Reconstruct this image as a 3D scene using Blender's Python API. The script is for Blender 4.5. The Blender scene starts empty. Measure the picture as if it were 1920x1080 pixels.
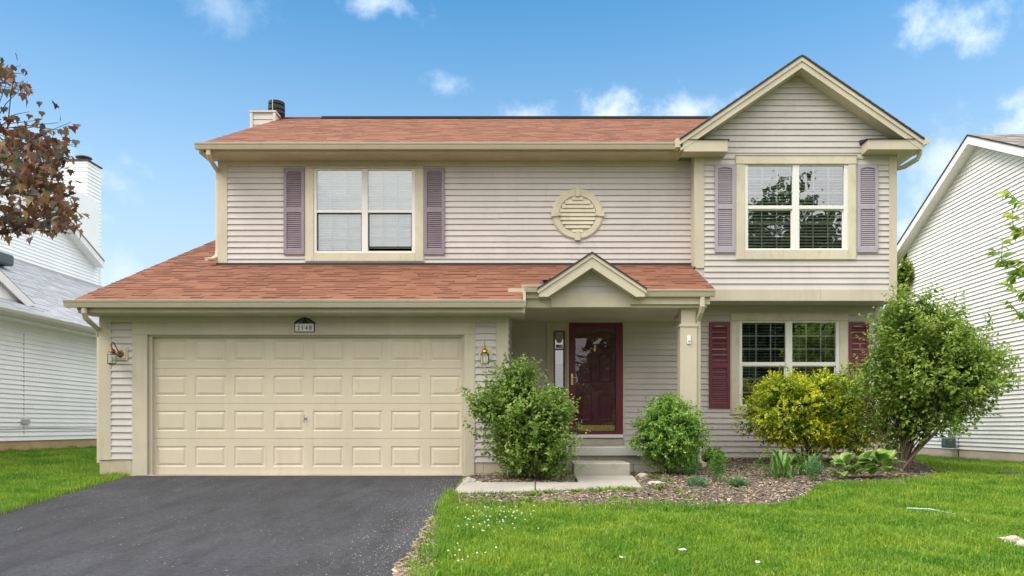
import bpy, math, random
import numpy as np
from mathutils import Vector, Matrix, noise as mnoise

S = bpy.context.scene
COL = S.collection
R = math.radians
rng = random.Random(7)
nrg = np.random.default_rng(7)

# ------------------------------------------------------------------ camera, sky, sun, exposure
F, VX, VY, CZ = 1430.0, 1000.0, 800.0, 0.76      # focal length in photo pixels, vanishing point, eye height over the garage floor
cam_d = bpy.data.cameras.new('camera'); cam = bpy.data.objects.new('camera', cam_d); COL.objects.link(cam)
cam.location = (0, 0, CZ); cam.rotation_euler = (R(90), 0, 0)
cam_d.sensor_width = 36.0; cam_d.lens = F / 1920 * 36
cam_d.shift_x = -(VX - 960) / 1920; cam_d.shift_y = (VY - 540) / 1920
cam_d.clip_end = 2000; cam_d.clip_start = 0.05
S.camera = cam

SUN_EL, SUN_AZ = 50.0, -62.0       # azimuth measured from straight behind the viewer, negative = viewer's left
world = bpy.data.worlds.new('World'); S.world = world; world.use_nodes = True
wt = world.node_tree; wt.nodes.clear()
def wn(t, **k):
    n = wt.nodes.new(t)
    for a, b in k.items(): setattr(n, a, b)
    return n
w_out = wn('ShaderNodeOutputWorld'); w_bg = wn('ShaderNodeBackground')
sky = wn('ShaderNodeTexSky', sky_type='NISHITA', sun_disc=False)
sky.sun_elevation = R(SUN_EL); sky.sun_rotation = R(180 + SUN_AZ)
sky.air_density = 1.0; sky.dust_density = 1.5; sky.ozone_density = 2.0; sky.altitude = 200
hsv = wn('ShaderNodeHueSaturation'); hsv.inputs['Hue'].default_value = .486; hsv.inputs['Saturation'].default_value = 1.36; hsv.inputs['Value'].default_value = 1.45
wt.links.new(sky.outputs[0], hsv.inputs['Color'])
tc = wn('ShaderNodeTexCoord')
nz = wn('ShaderNodeVectorMath', operation='NORMALIZE'); wt.links.new(tc.outputs['Generated'], nz.inputs[0])
sep = wn('ShaderNodeSeparateXYZ'); wt.links.new(nz.outputs[0], sep.inputs[0])
zc = wn('ShaderNodeMath', operation='MAXIMUM'); wt.links.new(sep.outputs['Z'], zc.inputs[0]); zc.inputs[1].default_value = 0.0
za = wn('ShaderNodeMath', operation='ADD'); wt.links.new(zc.outputs[0], za.inputs[0]); za.inputs[1].default_value = 0.22
dv = wn('ShaderNodeVectorMath', operation='DIVIDE'); wt.links.new(nz.outputs[0], dv.inputs[0])
cb = wn('ShaderNodeCombineXYZ')
for i in range(3): wt.links.new(za.outputs[0], cb.inputs[i])
wt.links.new(cb.outputs[0], dv.inputs[1])
n1 = wn('ShaderNodeTexNoise'); n1.inputs['Scale'].default_value = 2.4; n1.inputs['Detail'].default_value = 8; n1.inputs['Roughness'].default_value = .6; n1.inputs['Distortion'].default_value = .3
off = wn('ShaderNodeVectorMath', operation='ADD'); wt.links.new(dv.outputs[0], off.inputs[0]); off.inputs[1].default_value = (3.3, 1.7, 0.4)
wt.links.new(off.outputs[0], n1.inputs['Vector'])
# broken cloud deck overhead and to the south (the one the windows mirror), thinning out to blue in the north
cv = wn('ShaderNodeVectorMath', operation='DOT_PRODUCT'); wt.links.new(nz.outputs[0], cv.inputs[0]); cv.inputs[1].default_value = (0, -.75, 1.0)
cvr = wn('ShaderNodeMapRange', interpolation_type='SMOOTHSTEP'); wt.links.new(cv.outputs['Value'], cvr.inputs['Value'])
cvr.inputs['From Min'].default_value = -.30; cvr.inputs['From Max'].default_value = .55; cvr.inputs['To Min'].default_value = -.22; cvr.inputs['To Max'].default_value = .26
cva = wn('ShaderNodeMath', operation='ADD'); wt.links.new(n1.outputs[0], cva.inputs[0]); wt.links.new(cvr.outputs[0], cva.inputs[1])
ramp = wn('ShaderNodeMapRange', interpolation_type='SMOOTHSTEP'); ramp.inputs['From Min'].default_value = .46; ramp.inputs['From Max'].default_value = .74
wt.links.new(cva.outputs[0], ramp.inputs['Value'])
cloud_fac = ramp.outputs[0]
# single small clouds low in the north sky, each a fixed direction with a ragged edge
n2 = wn('ShaderNodeTexNoise'); n2.inputs['Scale'].default_value = 19; n2.inputs['Detail'].default_value = 7; n2.inputs['Roughness'].default_value = .62
wt.links.new(nz.outputs[0], n2.inputs['Vector'])
def cloud(px, py, rx, ry, dens):
    global cloud_fac
    d = Vector(((px - VX) / F, 1, (VY - py) / F)); L = d.length; d.normalize()
    sb = wn('ShaderNodeVectorMath', operation='SUBTRACT'); wt.links.new(nz.outputs[0], sb.inputs[0]); sb.inputs[1].default_value = d
    ml = wn('ShaderNodeVectorMath', operation='MULTIPLY'); wt.links.new(sb.outputs[0], ml.inputs[0])
    ml.inputs[1].default_value = (F * L / rx, F * L / rx, F * L / ry)
    ln = wn('ShaderNodeVectorMath', operation='LENGTH'); wt.links.new(ml.outputs[0], ln.inputs[0])
    a = wn('ShaderNodeMath', operation='MULTIPLY_ADD'); wt.links.new(n2.outputs[0], a.inputs[0]); a.inputs[1].default_value = -4.6
    wt.links.new(ln.outputs['Value'], a.inputs[2])
    m = wn('ShaderNodeMapRange', interpolation_type='SMOOTHSTEP'); wt.links.new(a.outputs[0], m.inputs['Value'])
    m.inputs['From Min'].default_value = -.95; m.inputs['From Max'].default_value = -3.0; m.inputs['To Max'].default_value = dens * .62
    mx = wn('ShaderNodeMath', operation='MAXIMUM'); wt.links.new(cloud_fac, mx.inputs[0]); wt.links.new(m.outputs[0], mx.inputs[1])
    cloud_fac = mx.outputs[0]
for c in [(1800, 35, 95, 50, .7), (1740, 45, 45, 22, .4), (715, 5, 80, 28, .6), (430, 5, 80, 40, .25), (840, 160, 34, 20, .4), (990, 215, 65, 24, .85),
          (1140, 212, 75, 28, .85), (1290, 208, 70, 30, .7), (1895, 190, 38, 20, .6), (1780, 300, 60, 75, .6), (1710, 440, 60, 80, .85), (1905, 240, 50, 30, .8),
          (60, 330, 130, 90, .6), (215, 505, 60, 50, .4)]:
    cloud(*c)
mixc = wn('ShaderNodeMix', data_type='RGBA'); wt.links.new(cloud_fac, mixc.inputs['Factor'])
zb_ = wn('ShaderNodeMath', operation='MULTIPLY_ADD'); wt.links.new(zc.outputs[0], zb_.inputs[0]); zb_.inputs[1].default_value = 1.35; zb_.inputs[2].default_value = .52   # overcast cloud is brighter toward the zenith
cs_ = wn('ShaderNodeVectorMath', operation='SCALE'); cs_.inputs[0].default_value = (11.0, 10.9, 10.8); wt.links.new(zb_.outputs[0], cs_.inputs['Scale'])
hz = wn('ShaderNodeMapRange', interpolation_type='SMOOTHSTEP'); wt.links.new(sep.outputs['Z'], hz.inputs['Value'])   # pale haze low in the sky, all round
hz.inputs['From Min'].default_value = .56; hz.inputs['From Max'].default_value = .02; hz.inputs['To Max'].default_value = .85
hm = wn('ShaderNodeMix', data_type='RGBA'); wt.links.new(hz.outputs[0], hm.inputs['Factor']); wt.links.new(hsv.outputs[0], hm.inputs[6]); hm.inputs[7].default_value = (4.6, 5.2, 5.8, 1)
wt.links.new(hm.outputs[2], mixc.inputs[6]); wt.links.new(cs_.outputs[0], mixc.inputs[7])
wt.links.new(mixc.outputs[2], w_bg.inputs['Color'])
w_bg.inputs['Strength'].default_value = 0.10
wt.links.new(w_bg.outputs[0], w_out.inputs['Surface'])

sun_d = bpy.data.lights.new('sun', 'SUN'); sun = bpy.data.objects.new('sun', sun_d); COL.objects.link(sun)
sun_d.energy = 1.9; sun_d.angle = R(35); sun_d.color = (1.0, .95, .87)
sd = Vector((math.sin(R(SUN_AZ)) * math.cos(R(SUN_EL)), -math.cos(R(SUN_AZ)) * math.cos(R(SUN_EL)), math.sin(R(SUN_EL))))
sun.rotation_euler = sd.to_track_quat('Z', 'Y').to_euler(); sun.location = (-8, -12, 20)

S.view_settings.view_transform = 'Standard'; S.view_settings.look = 'None'
S.view_settings.exposure = 0.72; S.view_settings.gamma = 1.0; S.view_settings.use_curve_mapping = False
S.cycles.max_bounces = 8; S.cycles.transparent_max_bounces = 16; S.cycles.use_denoising = True
S.render.film_transparent = False

# ------------------------------------------------------------------ helpers
def X(px, d): return (px - VX) / F * d
def Z(py, d): return CZ + (VY - py) / F * d

WL = {}
def put(o, parent, loc):
    COL.objects.link(o); loc = Vector(loc); WL[o.name] = loc.copy()
    if parent is not None:
        o.parent = parent; o.location = loc - WL[parent.name]
    else: o.location = loc
    return o
def tag(o, label=None, cat=None, group=None, kind=None):
    if label: o['label'] = label
    if cat: o['category'] = cat
    if group: o['group'] = group
    if kind: o['kind'] = kind
    return o
def thing(name, label, cat, loc, group=None, parent=None):
    o = bpy.data.objects.new(name, None); o.empty_display_size = .2
    put(o, parent, loc)
    return tag(o, label, cat, group)
def inst(name, me, parent, loc, rot=None, scale=None):
    o = bpy.data.objects.new(name, me); put(o, parent, loc)
    if rot is not None:
        o.rotation_mode = 'QUATERNION'; o.rotation_quaternion = rot
    if scale is not None: o.scale = scale
    return o

class MB:
    def __init__(s): s.v = []; s.f = []
    def poly(s, pts):
        b = len(s.v); s.v += [tuple(p) for p in pts]; s.f.append(tuple(range(b, b + len(pts)))); return s
    def hexa(s, p):      # 8 corners: 0-3 bottom ring ccw from above, 4-7 top ring
        b = len(s.v); s.v += [tuple(q) for q in p]
        for f in ((3, 2, 1, 0), (4, 5, 6, 7), (0, 1, 5, 4), (1, 2, 6, 5), (2, 3, 7, 6), (3, 0, 4, 7)): s.f.append(tuple(b + i for i in f))
        return s
    def box(s, x0, x1, y0, y1, z0, z1):
        return s.hexa([(x0, y0, z0), (x1, y0, z0), (x1, y1, z0), (x0, y1, z0), (x0, y0, z1), (x1, y0, z1), (x1, y1, z1), (x0, y1, z1)])
    def prism(s, pts, ex):  # closed ring of 3-D points extruded by vector ex
        n = len(pts); b = len(s.v); ex = Vector(ex)
        s.v += [tuple(p) for p in pts] + [tuple(Vector(p) + ex) for p in pts]
        s.f.append(tuple(range(b, b + n))); s.f.append(tuple(b + n + i for i in reversed(range(n))))
        for i in range(n):
            j = (i + 1) % n; s.f.append((b + j, b + i, b + n + i, b + n + j))
        return s
    def tube(s, path, r, n=8, sq=None, cap=True):
        path = [Vector(p) for p in path]; rs = r if isinstance(r, (list, tuple)) else [r] * len(path); b = len(s.v)
        up = None
        for i, p in enumerate(path):
            d = (path[min(i + 1, len(path) - 1)] - path[max(i - 1, 0)]).normalized()
            if up is None:
                up = Vector((0, 1, 0)) if abs(d.y) < .9 else Vector((1, 0, 0))
            a = d.cross(up).normalized(); c = a.cross(d).normalized(); up = c
            for k in range(n):
                t = 2 * math.pi * (k + .5) / n
                ca, sa = math.cos(t), math.sin(t)
                if sq: m = max(abs(ca), abs(sa)); ca, sa = ca / m * sq[0], sa / m * sq[1]
                s.v.append(tuple(p + a * ca * rs[i] + c * sa * rs[i]))
        for i in range(len(path) - 1):
            for k in range(n):
                k2 = (k + 1) % n
                s.f.append((b + i * n + k, b + i * n + k2, b + (i + 1) * n + k2, b + (i + 1) * n + k))
        if cap:
            s.f.append(tuple(b + k for k in reversed(range(n)))); e = b + (len(path) - 1) * n; s.f.append(tuple(e + k for k in range(n)))
        return s
    def lathe(s, c, prof, n=16, axis='z'):
        b = len(s.v)
        for (r, h) in prof:
            for k in range(n):
                t = 2 * math.pi * k / n; p, q = r * math.cos(t), r * math.sin(t)
                s.v.append((c[0] + p, c[1] + q, c[2] + h) if axis == 'z' else (c[0] + p, c[1] + h, c[2] + q))
        for i in range(len(prof) - 1):
            for k in range(n):
                k2 = (k + 1) % n
                s.f.append((b + i * n + k, b + i * n + k2, b + (i + 1) * n + k2, b + (i + 1) * n + k))
        s.f.append(tuple(b + k for k in reversed(range(n)))); e = b + (len(prof) - 1) * n; s.f.append(tuple(e + k for k in range(n)))
        return s
    def mesh(s, name, mat, org=(0, 0, 0), smooth=False):
        me = bpy.data.meshes.new(name); o = Vector(org)
        me.from_pydata([(v[0] - o.x, v[1] - o.y, v[2] - o.z) for v in s.v], [], s.f)
        if mat: me.materials.append(mat)
        if smooth:
            for p in me.polygons: p.use_smooth = True
        me.update(); return me
    def obj(s, name, mat, parent=None, org=None, bevel=0, smooth=False, **tg):
        if org is None: org = WL[parent.name] if parent is not None else (0, 0, 0)
        o = bpy.data.objects.new(name, s.mesh(name, mat, org, smooth)); put(o, parent, org)
        if bevel:
            m = o.modifiers.new('soft_edges', 'BEVEL'); m.width = bevel; m.segments = 1; m.limit_method = 'ANGLE'
        if smooth:
            try: o.data.set_sharp_from_angle(angle=R(40))
            except Exception: pass
        return tag(o, **tg) if tg else o

# ------------------------------------------------------------------ materials
def nodes(name):
    m = bpy.data.materials.new(name); m.use_nodes = True; t = m.node_tree; t.nodes.clear()
    out = t.nodes.new('ShaderNodeOutputMaterial'); b = t.nodes.new('ShaderNodeBsdfPrincipled'); t.links.new(b.outputs[0], out.inputs[0])
    return m, t, b, out
def N(t, ty, **k):
    n = t.nodes.new(ty)
    for a, v in k.items():
        if a in n.inputs and not hasattr(n, a): n.inputs[a].default_value = v
        else: setattr(n, a, v)
    return n
def nin(n, **k):
    for a, v in k.items(): n.inputs[a.replace('_', ' ')].default_value = v
    return n
def rgb(*c): return (c[0], c[1], c[2], 1)
def scale_c(c, f): return tuple(min(1, x * f) for x in c)
def mixnode(t, fac, a, b, mode='MIX'):
    m = t.nodes.new('ShaderNodeMix'); m.data_type = 'RGBA'; m.blend_type = mode
    for sock, v in ((m.inputs['Factor'], fac), (m.inputs[6], a), (m.inputs[7], b)):
        if hasattr(v, 'links'): t.links.new(v, sock)
        elif isinstance(v, (int, float)): sock.default_value = v
        else: sock.default_value = rgb(*v)
    return m.outputs[2]
def noise_fac(t, vec, scale, detail=4, rough=.55, lo=.35, hi=.65, dist=0):
    n = t.nodes.new('ShaderNodeTexNoise'); nin(n, Scale=scale, Detail=detail, Roughness=rough, Distortion=dist); t.links.new(vec, n.inputs['Vector'])
    r = t.nodes.new('ShaderNodeMapRange'); r.inputs['From Min'].default_value = lo; r.inputs['From Max'].default_value = hi; t.links.new(n.outputs[0], r.inputs['Value'])
    return r.outputs[0]
def wpos(t, sc=None):
    g = t.nodes.new('ShaderNodeNewGeometry').outputs['Position']
    if sc:
        m = t.nodes.new('ShaderNodeVectorMath'); m.operation = 'MULTIPLY'; t.links.new(g, m.inputs[0]); m.inputs[1].default_value = sc; return m.outputs[0]
    return g
def bump(t, b, h, strength=.3, dist=.01):
    n = t.nodes.new('ShaderNodeBump'); n.inputs['Strength'].default_value = strength; n.inputs['Distance'].default_value = dist
    t.links.new(h, n.inputs['Height']); t.links.new(n.outputs[0], b.inputs['Normal'])

def paint(name, c, rough=.55, vary=.10, stain=None, stain_amt=.25, streak=(1, 1, .15), grain=(3, 3, 40), bumps=.08, rnd=0.0):
    m, t, b, o = nodes(name)
    big = noise_fac(t, wpos(t), 1.3, 5)
    col = mixnode(t, big, scale_c(c, 1 - vary), scale_c(c, 1 + vary * .6))
    if stain:
        st = noise_fac(t, wpos(t, streak), 9, 6, .65, .52, .75)
        mm = t.nodes.new('ShaderNodeMath'); mm.operation = 'MULTIPLY'; t.links.new(st, mm.inputs[0]); mm.inputs[1].default_value = stain_amt
        col = mixnode(t, mm.outputs[0], col, stain)
    fine = noise_fac(t, wpos(t, grain), 12, 3)
    col = mixnode(t, .12, col, mixnode(t, fine, scale_c(c, .8), scale_c(c, 1.1)))
    if rnd:
        oi = t.nodes.new('ShaderNodeObjectInfo'); mr = t.nodes.new('ShaderNodeMapRange'); t.links.new(oi.outputs['Random'], mr.inputs['Value'])
        mr.inputs['To Min'].default_value = 1 - rnd; mr.inputs['To Max'].default_value = 1 + rnd * .6
        cc = t.nodes.new('ShaderNodeCombineColor')
        for i in range(3): t.links.new(mr.outputs[0], cc.inputs[i])
        col = mixnode(t, 1.0, col, cc.outputs[0], 'MULTIPLY')
    t.links.new(col, b.inputs['Base Color']); b.inputs['Roughness'].default_value = rough
    b.inputs['Specular IOR Level'].default_value = .35
    if bumps: bump(t, b, fine, bumps, .004)
    return m

TRIM = (.54, .48, .365)
M = {}
M['siding'] = paint('siding_vinyl', (.55, .498, .468), .5, .07, (.40, .35, .30), .3, rnd=.05)
M['siding_left'] = paint('white_vinyl', (.87, .88, .89), .45, .04, (.6, .6, .55), .15, rnd=.025)
M['siding_right'] = paint('pale_vinyl', (.80, .785, .75), .5, .05, (.5, .47, .4), .25, rnd=.03)
M['trim'] = paint('tan_trim_paint', TRIM, .5, .10, (.36, .29, .16), .35, rnd=.03)
M['trim_old'] = paint('peeling_trim_paint', (.59, .53, .40), .55, .12, (.38, .30, .18), .6, streak=(1, 1, .4))
M['gutter'] = paint('tan_aluminium', (.55, .485, .37), .35, .05, (.30, .26, .18), .25, bumps=0)
M['spout'] = paint('beige_downspout', (.56, .49, .37), .35, .05, bumps=0)
M['door_tan'] = paint('garage_door_paint', (.645, .56, .425), .45, .05, (.48, .40, .27), .4, rnd=.02)
M['vinyl_white'] = paint('white_window_vinyl', (.74, .73, .68), .4, .04, (.5, .47, .4), .15)
M['maroon'] = paint('maroon_paint', (.15, .020, .042), .35, .10)
M['maroon_shutter'] = paint('maroon_shutter_paint', (.16, .035, .052), .45, .18, (.25, .10, .12), .4)
M['mauve'] = paint('faded_mauve_paint', (.275, .222, .26), .6, .14, (.26, .08, .12), .55, streak=(1, 1, .5))
M['mauve_pale'] = paint('pale_mauve_paint', (.39, .345, .39), .6, .10, (.30, .16, .24), .3)
M['white_left'] = paint('white_trim', (.78, .78, .77), .45, .05, (.5, .5, .42), .25)
M['gutter_left'] = paint('olive_white_gutter', (.50, .50, .44), .4, .05, bumps=0)
M['cream_right'] = paint('cream_trim', (.78, .75, .70), .5, .05)
M['blind'] = paint('white_blind', (.90, .90, .90), .4, .02, bumps=0)
M['blind_dim'] = paint('ivory_blind', (.78, .76, .68), .5, .03, bumps=0)
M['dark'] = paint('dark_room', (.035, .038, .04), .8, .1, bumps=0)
M['roomwall'] = paint('dim_room_wall', (.05, .055, .06), .8, .1, bumps=0)
M['black'] = paint('black_metal', (.012, .012, .013), .4, .1, bumps=0)
M['flash'] = paint('black_flashing', (.03, .03, .032), .6, .2)
M['greymetal'] = paint('grey_enamel', (.075, .10, .105), .45, .15, (.2, .12, .08), .3)
M['rust'] = paint('rusty_iron', (.09, .04, .025), .8, .3)
M['galv'] = paint('galvanised_steel', (.42, .42, .42), .4, .1)
M['bark'] = paint('grey_bark', (.14, .10, .07), .9, .3, grain=(30, 30, 6), bumps=.5)
M['bark_dark'] = paint('dark_bark', (.07, .05, .04), .9, .3, grain=(30, 30, 6), bumps=.5)
M['stem'] = paint('green_stem', (.10, .13, .035), .7, .2, bumps=0)
M['white_stone'] = paint('pale_stone', (.42, .39, .33), .85, .25, (.2, .17, .12), .6, bumps=.3)
M['foil'] = paint('paper_white', (.8, .8, .8), .6, .05, bumps=0)

def concrete(name, c, stain=(.25, .22, .17), amt=.5, scale=1.0):
    m, t, b, o = nodes(name)
    big = noise_fac(t, wpos(t), 1.7 * scale, 6, .6); fine = noise_fac(t, wpos(t), 90, 3, .6, .3, .7); st = noise_fac(t, wpos(t), 4 * scale, 7, .7, .5, .72)
    col = mixnode(t, big, scale_c(c, .86), scale_c(c, 1.08)); col = mixnode(t, .25, col, mixnode(t, fine, scale_c(c, .6), scale_c(c, 1.2)))
    mm = t.nodes.new('ShaderNodeMath'); mm.operation = 'MULTIPLY'; t.links.new(st, mm.inputs[0]); mm.inputs[1].default_value = amt
    col = mixnode(t, mm.outputs[0], col, stain)
    t.links.new(col, b.inputs['Base Color']); b.inputs['Roughness'].default_value = .9; bump(t, b, fine, .35, .006)
    return m
M['concrete'] = concrete('walk_concrete', (.33, .30, .26), (.22, .19, .15), .5)
M['step'] = concrete('step_concrete', (.40, .37, .31), (.2, .18, .13), .6)
M['slab'] = concrete('landing_concrete', (.43, .42, .39), (.25, .23, .2), .4)
M['block'] = concrete('tan_block', (.50, .43, .31), (.30, .24, .16), .5)
M['block_left'] = concrete('ochre_footing', (.52, .38, .20), (.33, .22, .1), .5)
M['block_right'] = concrete('pinkish_block', (.60, .50, .40), (.42, .28, .17), .5)

def shingle_mat(name, ca, cb_, cc, island):
    m, t, b, o = nodes(name)
    if island: r = t.nodes.new('ShaderNodeNewGeometry').outputs['Random Per Island']
    else: r = t.nodes.new('ShaderNodeObjectInfo').outputs['Random']
    cr = t.nodes.new('ShaderNodeValToRGB'); t.links.new(r, cr.inputs[0])
    e = cr.color_ramp.elements; e[0].color = rgb(*ca); e[1].color = rgb(*cc); k = e.new(.5); k.color = rgb(*cb_)
    big = noise_fac(t, wpos(t), .9, 5); gr = noise_fac(t, wpos(t), 140, 2, .6, .3, .7)
    col = mixnode(t, .3, cr.outputs[0], mixnode(t, big, scale_c(cb_, .75), scale_c(cb_, 1.12)))
    col = mixnode(t, .35, col, mixnode(t, gr, scale_c(cb_, .5), scale_c(cb_, 1.35)))
    st = noise_fac(t, wpos(t, (1, .5, .5)), 2.2, 6, .7, .6, .78)
    mm = t.nodes.new('ShaderNodeMath'); mm.operation = 'MULTIPLY'; t.links.new(st, mm.inputs[0]); mm.inputs[1].default_value = .3
    col = mixnode(t, mm.outputs[0], col, scale_c(cb_, .5))
    t.links.new(col, b.inputs['Base Color']); b.inputs['Roughness'].default_value = .92; b.inputs['Specular IOR Level'].default_value = .2
    bump(t, b, gr, .3, .004)
    return m
SH = ((.125, .056, .036), (.19, .080, .048), (.25, .115, .068))
M['shadow_band'] = paint('tab_shadow_granules', (.10, .042, .028), .95, .15, bumps=0)  # dark lip colour paints in the shadow under thick tabs, like a granule band
M['shingle'] = shingle_mat('red_shingle', *SH, False); M['shingle_mass'] = shingle_mat('red_shingle_course', *SH, True)
SHG = ((.29, .31, .33), (.38, .40, .42), (.46, .48, .50))
M['shingle_grey'] = shingle_mat('grey_shingle_course', *SHG, True)
SHB = ((.15, .13, .12), (.22, .2, .185), (.3, .28, .26))
M['shingle_brown'] = shingle_mat('brown_grey_shingle_course', *SHB, True)

def glass_mat(name, refl=.16, tint=(.86, .93, .90)):
    m = bpy.data.materials.new(name); m.use_nodes = True; t = m.node_tree; t.nodes.clear()
    out = t.nodes.new('ShaderNodeOutputMaterial'); tr = t.nodes.new('ShaderNodeBsdfTransparent'); tr.inputs[0].default_value = rgb(*tint)
    gl = t.nodes.new('ShaderNodeBsdfGlossy'); gl.inputs['Roughness'].default_value = .0; gl.inputs['Color'].default_value = (.95, .97, 1, 1)
    fr = t.nodes.new('ShaderNodeFresnel'); fr.inputs['IOR'].default_value = 1.5
    ad = t.nodes.new('ShaderNodeMath'); ad.operation = 'ADD'; ad.use_clamp = True; t.links.new(fr.outputs[0], ad.inputs[0]); ad.inputs[1].default_value = refl
    wob = t.nodes.new('ShaderNodeTexNoise'); nin(wob, Scale=2.2, Detail=2.0); t.links.new(wpos(t), wob.inputs['Vector'])
    bp = t.nodes.new('ShaderNodeBump'); bp.inputs['Strength'].default_value = .25; bp.inputs['Distance'].default_value = .02; t.links.new(wob.outputs[0], bp.inputs['Height'])
    t.links.new(bp.outputs[0], gl.inputs['Normal'])
    mx = t.nodes.new('ShaderNodeMixShader'); t.links.new(ad.outputs[0], mx.inputs[0]); t.links.new(tr.outputs[0], mx.inputs[1]); t.links.new(gl.outputs[0], mx.inputs[2])
    t.links.new(mx.outputs[0], out.inputs[0]); return m
M['glass'] = glass_mat('window_glass', .26); M['glass_clear'] = glass_mat('storm_glass', .05, (.93, .94, .93)); M['lamp_glass'] = glass_mat('lantern_glass', .12, (.82, .92, .90))
def metal(name, c, rough=.25):
    m, t, b, o = nodes(name); b.inputs['Metallic'].default_value = 1.0
    f = noise_fac(t, wpos(t), 25, 4); t.links.new(mixnode(t, f, scale_c(c, .7), c), b.inputs['Base Color']); b.inputs['Roughness'].default_value = rough
    return m
M['brass'] = metal('brass', (.72, .52, .20)); M['copper'] = metal('tarnished_copper', (.30, .17, .10), .45); M['chrome'] = metal('chrome', (.6, .6, .6), .2)
M['bulb'] = paint('white_bulb', (.85, .87, .9), .3, .01, bumps=0)

def leaf_mat(name, stops, trans=.45, rough=.45, spec=.35, attr='tint'):
    """stops: colours along the per-leaf pigment value."""
    m, t, b, o = nodes(name)
    a = t.nodes.new('ShaderNodeAttribute'); a.attribute_name = attr
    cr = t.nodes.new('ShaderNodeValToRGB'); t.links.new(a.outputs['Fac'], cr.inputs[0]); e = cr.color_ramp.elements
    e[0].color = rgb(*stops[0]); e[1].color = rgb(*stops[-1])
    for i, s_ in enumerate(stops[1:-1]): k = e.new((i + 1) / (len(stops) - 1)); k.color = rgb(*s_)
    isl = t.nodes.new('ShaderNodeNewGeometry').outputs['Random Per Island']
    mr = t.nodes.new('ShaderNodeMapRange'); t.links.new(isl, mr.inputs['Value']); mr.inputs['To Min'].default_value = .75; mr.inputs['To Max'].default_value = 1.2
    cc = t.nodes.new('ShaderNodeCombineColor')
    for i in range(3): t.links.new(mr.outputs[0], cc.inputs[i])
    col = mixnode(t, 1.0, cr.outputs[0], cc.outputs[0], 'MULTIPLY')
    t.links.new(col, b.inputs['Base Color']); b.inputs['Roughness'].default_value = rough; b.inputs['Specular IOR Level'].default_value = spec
    tl = t.nodes.new('ShaderNodeBsdfTranslucent'); t.links.new(col, tl.inputs[0])
    mx = t.nodes.new('ShaderNodeMixShader'); mx.inputs[0].default_value = trans; t.links.new(b.outputs[0], mx.inputs[1]); t.links.new(tl.outputs[0], mx.inputs[2])
    t.links.new(mx.outputs[0], o.inputs[0]); return m
def leaf_obj_mat(name, stops, trans=.35, rough=.45):
    m = leaf_mat(name, stops, trans, rough); t = m.node_tree
    oi = t.nodes.new('ShaderNodeObjectInfo')
    for n in t.nodes:
        if n.type == 'VALTORGB': t.links.new(oi.outputs['Random'], n.inputs[0])
    return m
M['lf_a'] = leaf_mat('viburnum_leaf', [(0.06, 0.11, 0.02), (0.13, 0.235, 0.035), (0.22, 0.34, 0.06), (0.36, 0.46, 0.11)])
M['lf_b'] = leaf_mat('euonymus_leaf', [(0.035, 0.1, 0.02), (0.1, 0.23, 0.035), (0.24, 0.42, 0.07), (0.38, 0.56, 0.11)])
M['lf_c'] = leaf_mat('golden_leaf', [(.05, .12, .014), (.13, .25, .022), (.37, .47, .035), (.72, .72, .065)])
M['lf_d'] = leaf_mat('tall_shrub_leaf', [(0.055, 0.11, 0.018), (0.125, 0.225, 0.03), (0.24, 0.35, 0.055), (0.4, 0.48, 0.1)])
M['lf_e'] = leaf_mat('herb_leaf', [(0.056, 0.154, 0.028), (0.126, 0.294, 0.042), (0.21, 0.42, 0.07)])
M['lf_f'] = leaf_mat('bluegreen_leaf', [(0.065, 0.156, 0.078), (0.117, 0.247, 0.104), (0.169, 0.325, 0.13)])
M['lf_tree'] = leaf_mat('tree_leaf', [(.025, .055, .014), (.05, .10, .02), (.10, .17, .035)])
M['lf_weed'] = leaf_mat('weed_leaf', [(0.099, 0.187, 0.022), (0.198, 0.308, 0.044), (0.33, 0.396, 0.077)])
M['lf_lily'] = leaf_obj_mat('daylily_leaf', [(.07, .17, .025), (.12, .26, .04), (.20, .35, .07)])
MAPLE = [(.045, .05, .03), (.09, .035, .022), (.16, .055, .03), (.18, .10, .03), (.085, .11, .075), (.12, .04, .028), (.22, .13, .035)]
M['lf_maple'] = leaf_obj_mat('maple_leaf', MAPLE, .30, .5); M['lf_maple_mass'] = leaf_mat('maple_leaf_mass', MAPLE, .30, .5)
M['lf_right'] = leaf_obj_mat('young_tree_leaf', [(.11, .24, .04), (.19, .36, .065), (.40, .50, .07), (.50, .52, .08)], .5)

def grass_mat():
    m, t, b, o = nodes('lawn_blade')
    isl = t.nodes.new('ShaderNodeNewGeometry').outputs['Random Per Island']
    cr = t.nodes.new('ShaderNodeValToRGB'); t.links.new(isl, cr.inputs[0]); e = cr.color_ramp.elements
    e[0].color = rgb(.055, .17, .012); e[1].color = rgb(.50, .50, .14)
    k = e.new(.45); k.color = rgb(.125, .29, .016); k = e.new(.85); k.color = rgb(.24, .41, .03)
    big = noise_fac(t, wpos(t), 1.1, 6, .7, .38, .62)
    col = mixnode(t, .55, cr.outputs[0], mixnode(t, big, (.06, .20, .014), (.33, .43, .045)))
    t.links.new(col, b.inputs['Base Color']); b.inputs['Roughness'].default_value = .5; b.inputs['Specular IOR Level'].default_value = .3
    tl = t.nodes.new('ShaderNodeBsdfTranslucent'); t.links.new(col, tl.inputs[0])
    mx = t.nodes.new('ShaderNodeMixShader'); mx.inputs[0].default_value = .35; t.links.new(b.outputs[0], mx.inputs[1]); t.links.new(tl.outputs[0], mx.inputs[2])
    t.links.new(mx.outputs[0], o.inputs[0]); return m
M['grass'] = grass_mat()
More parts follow.
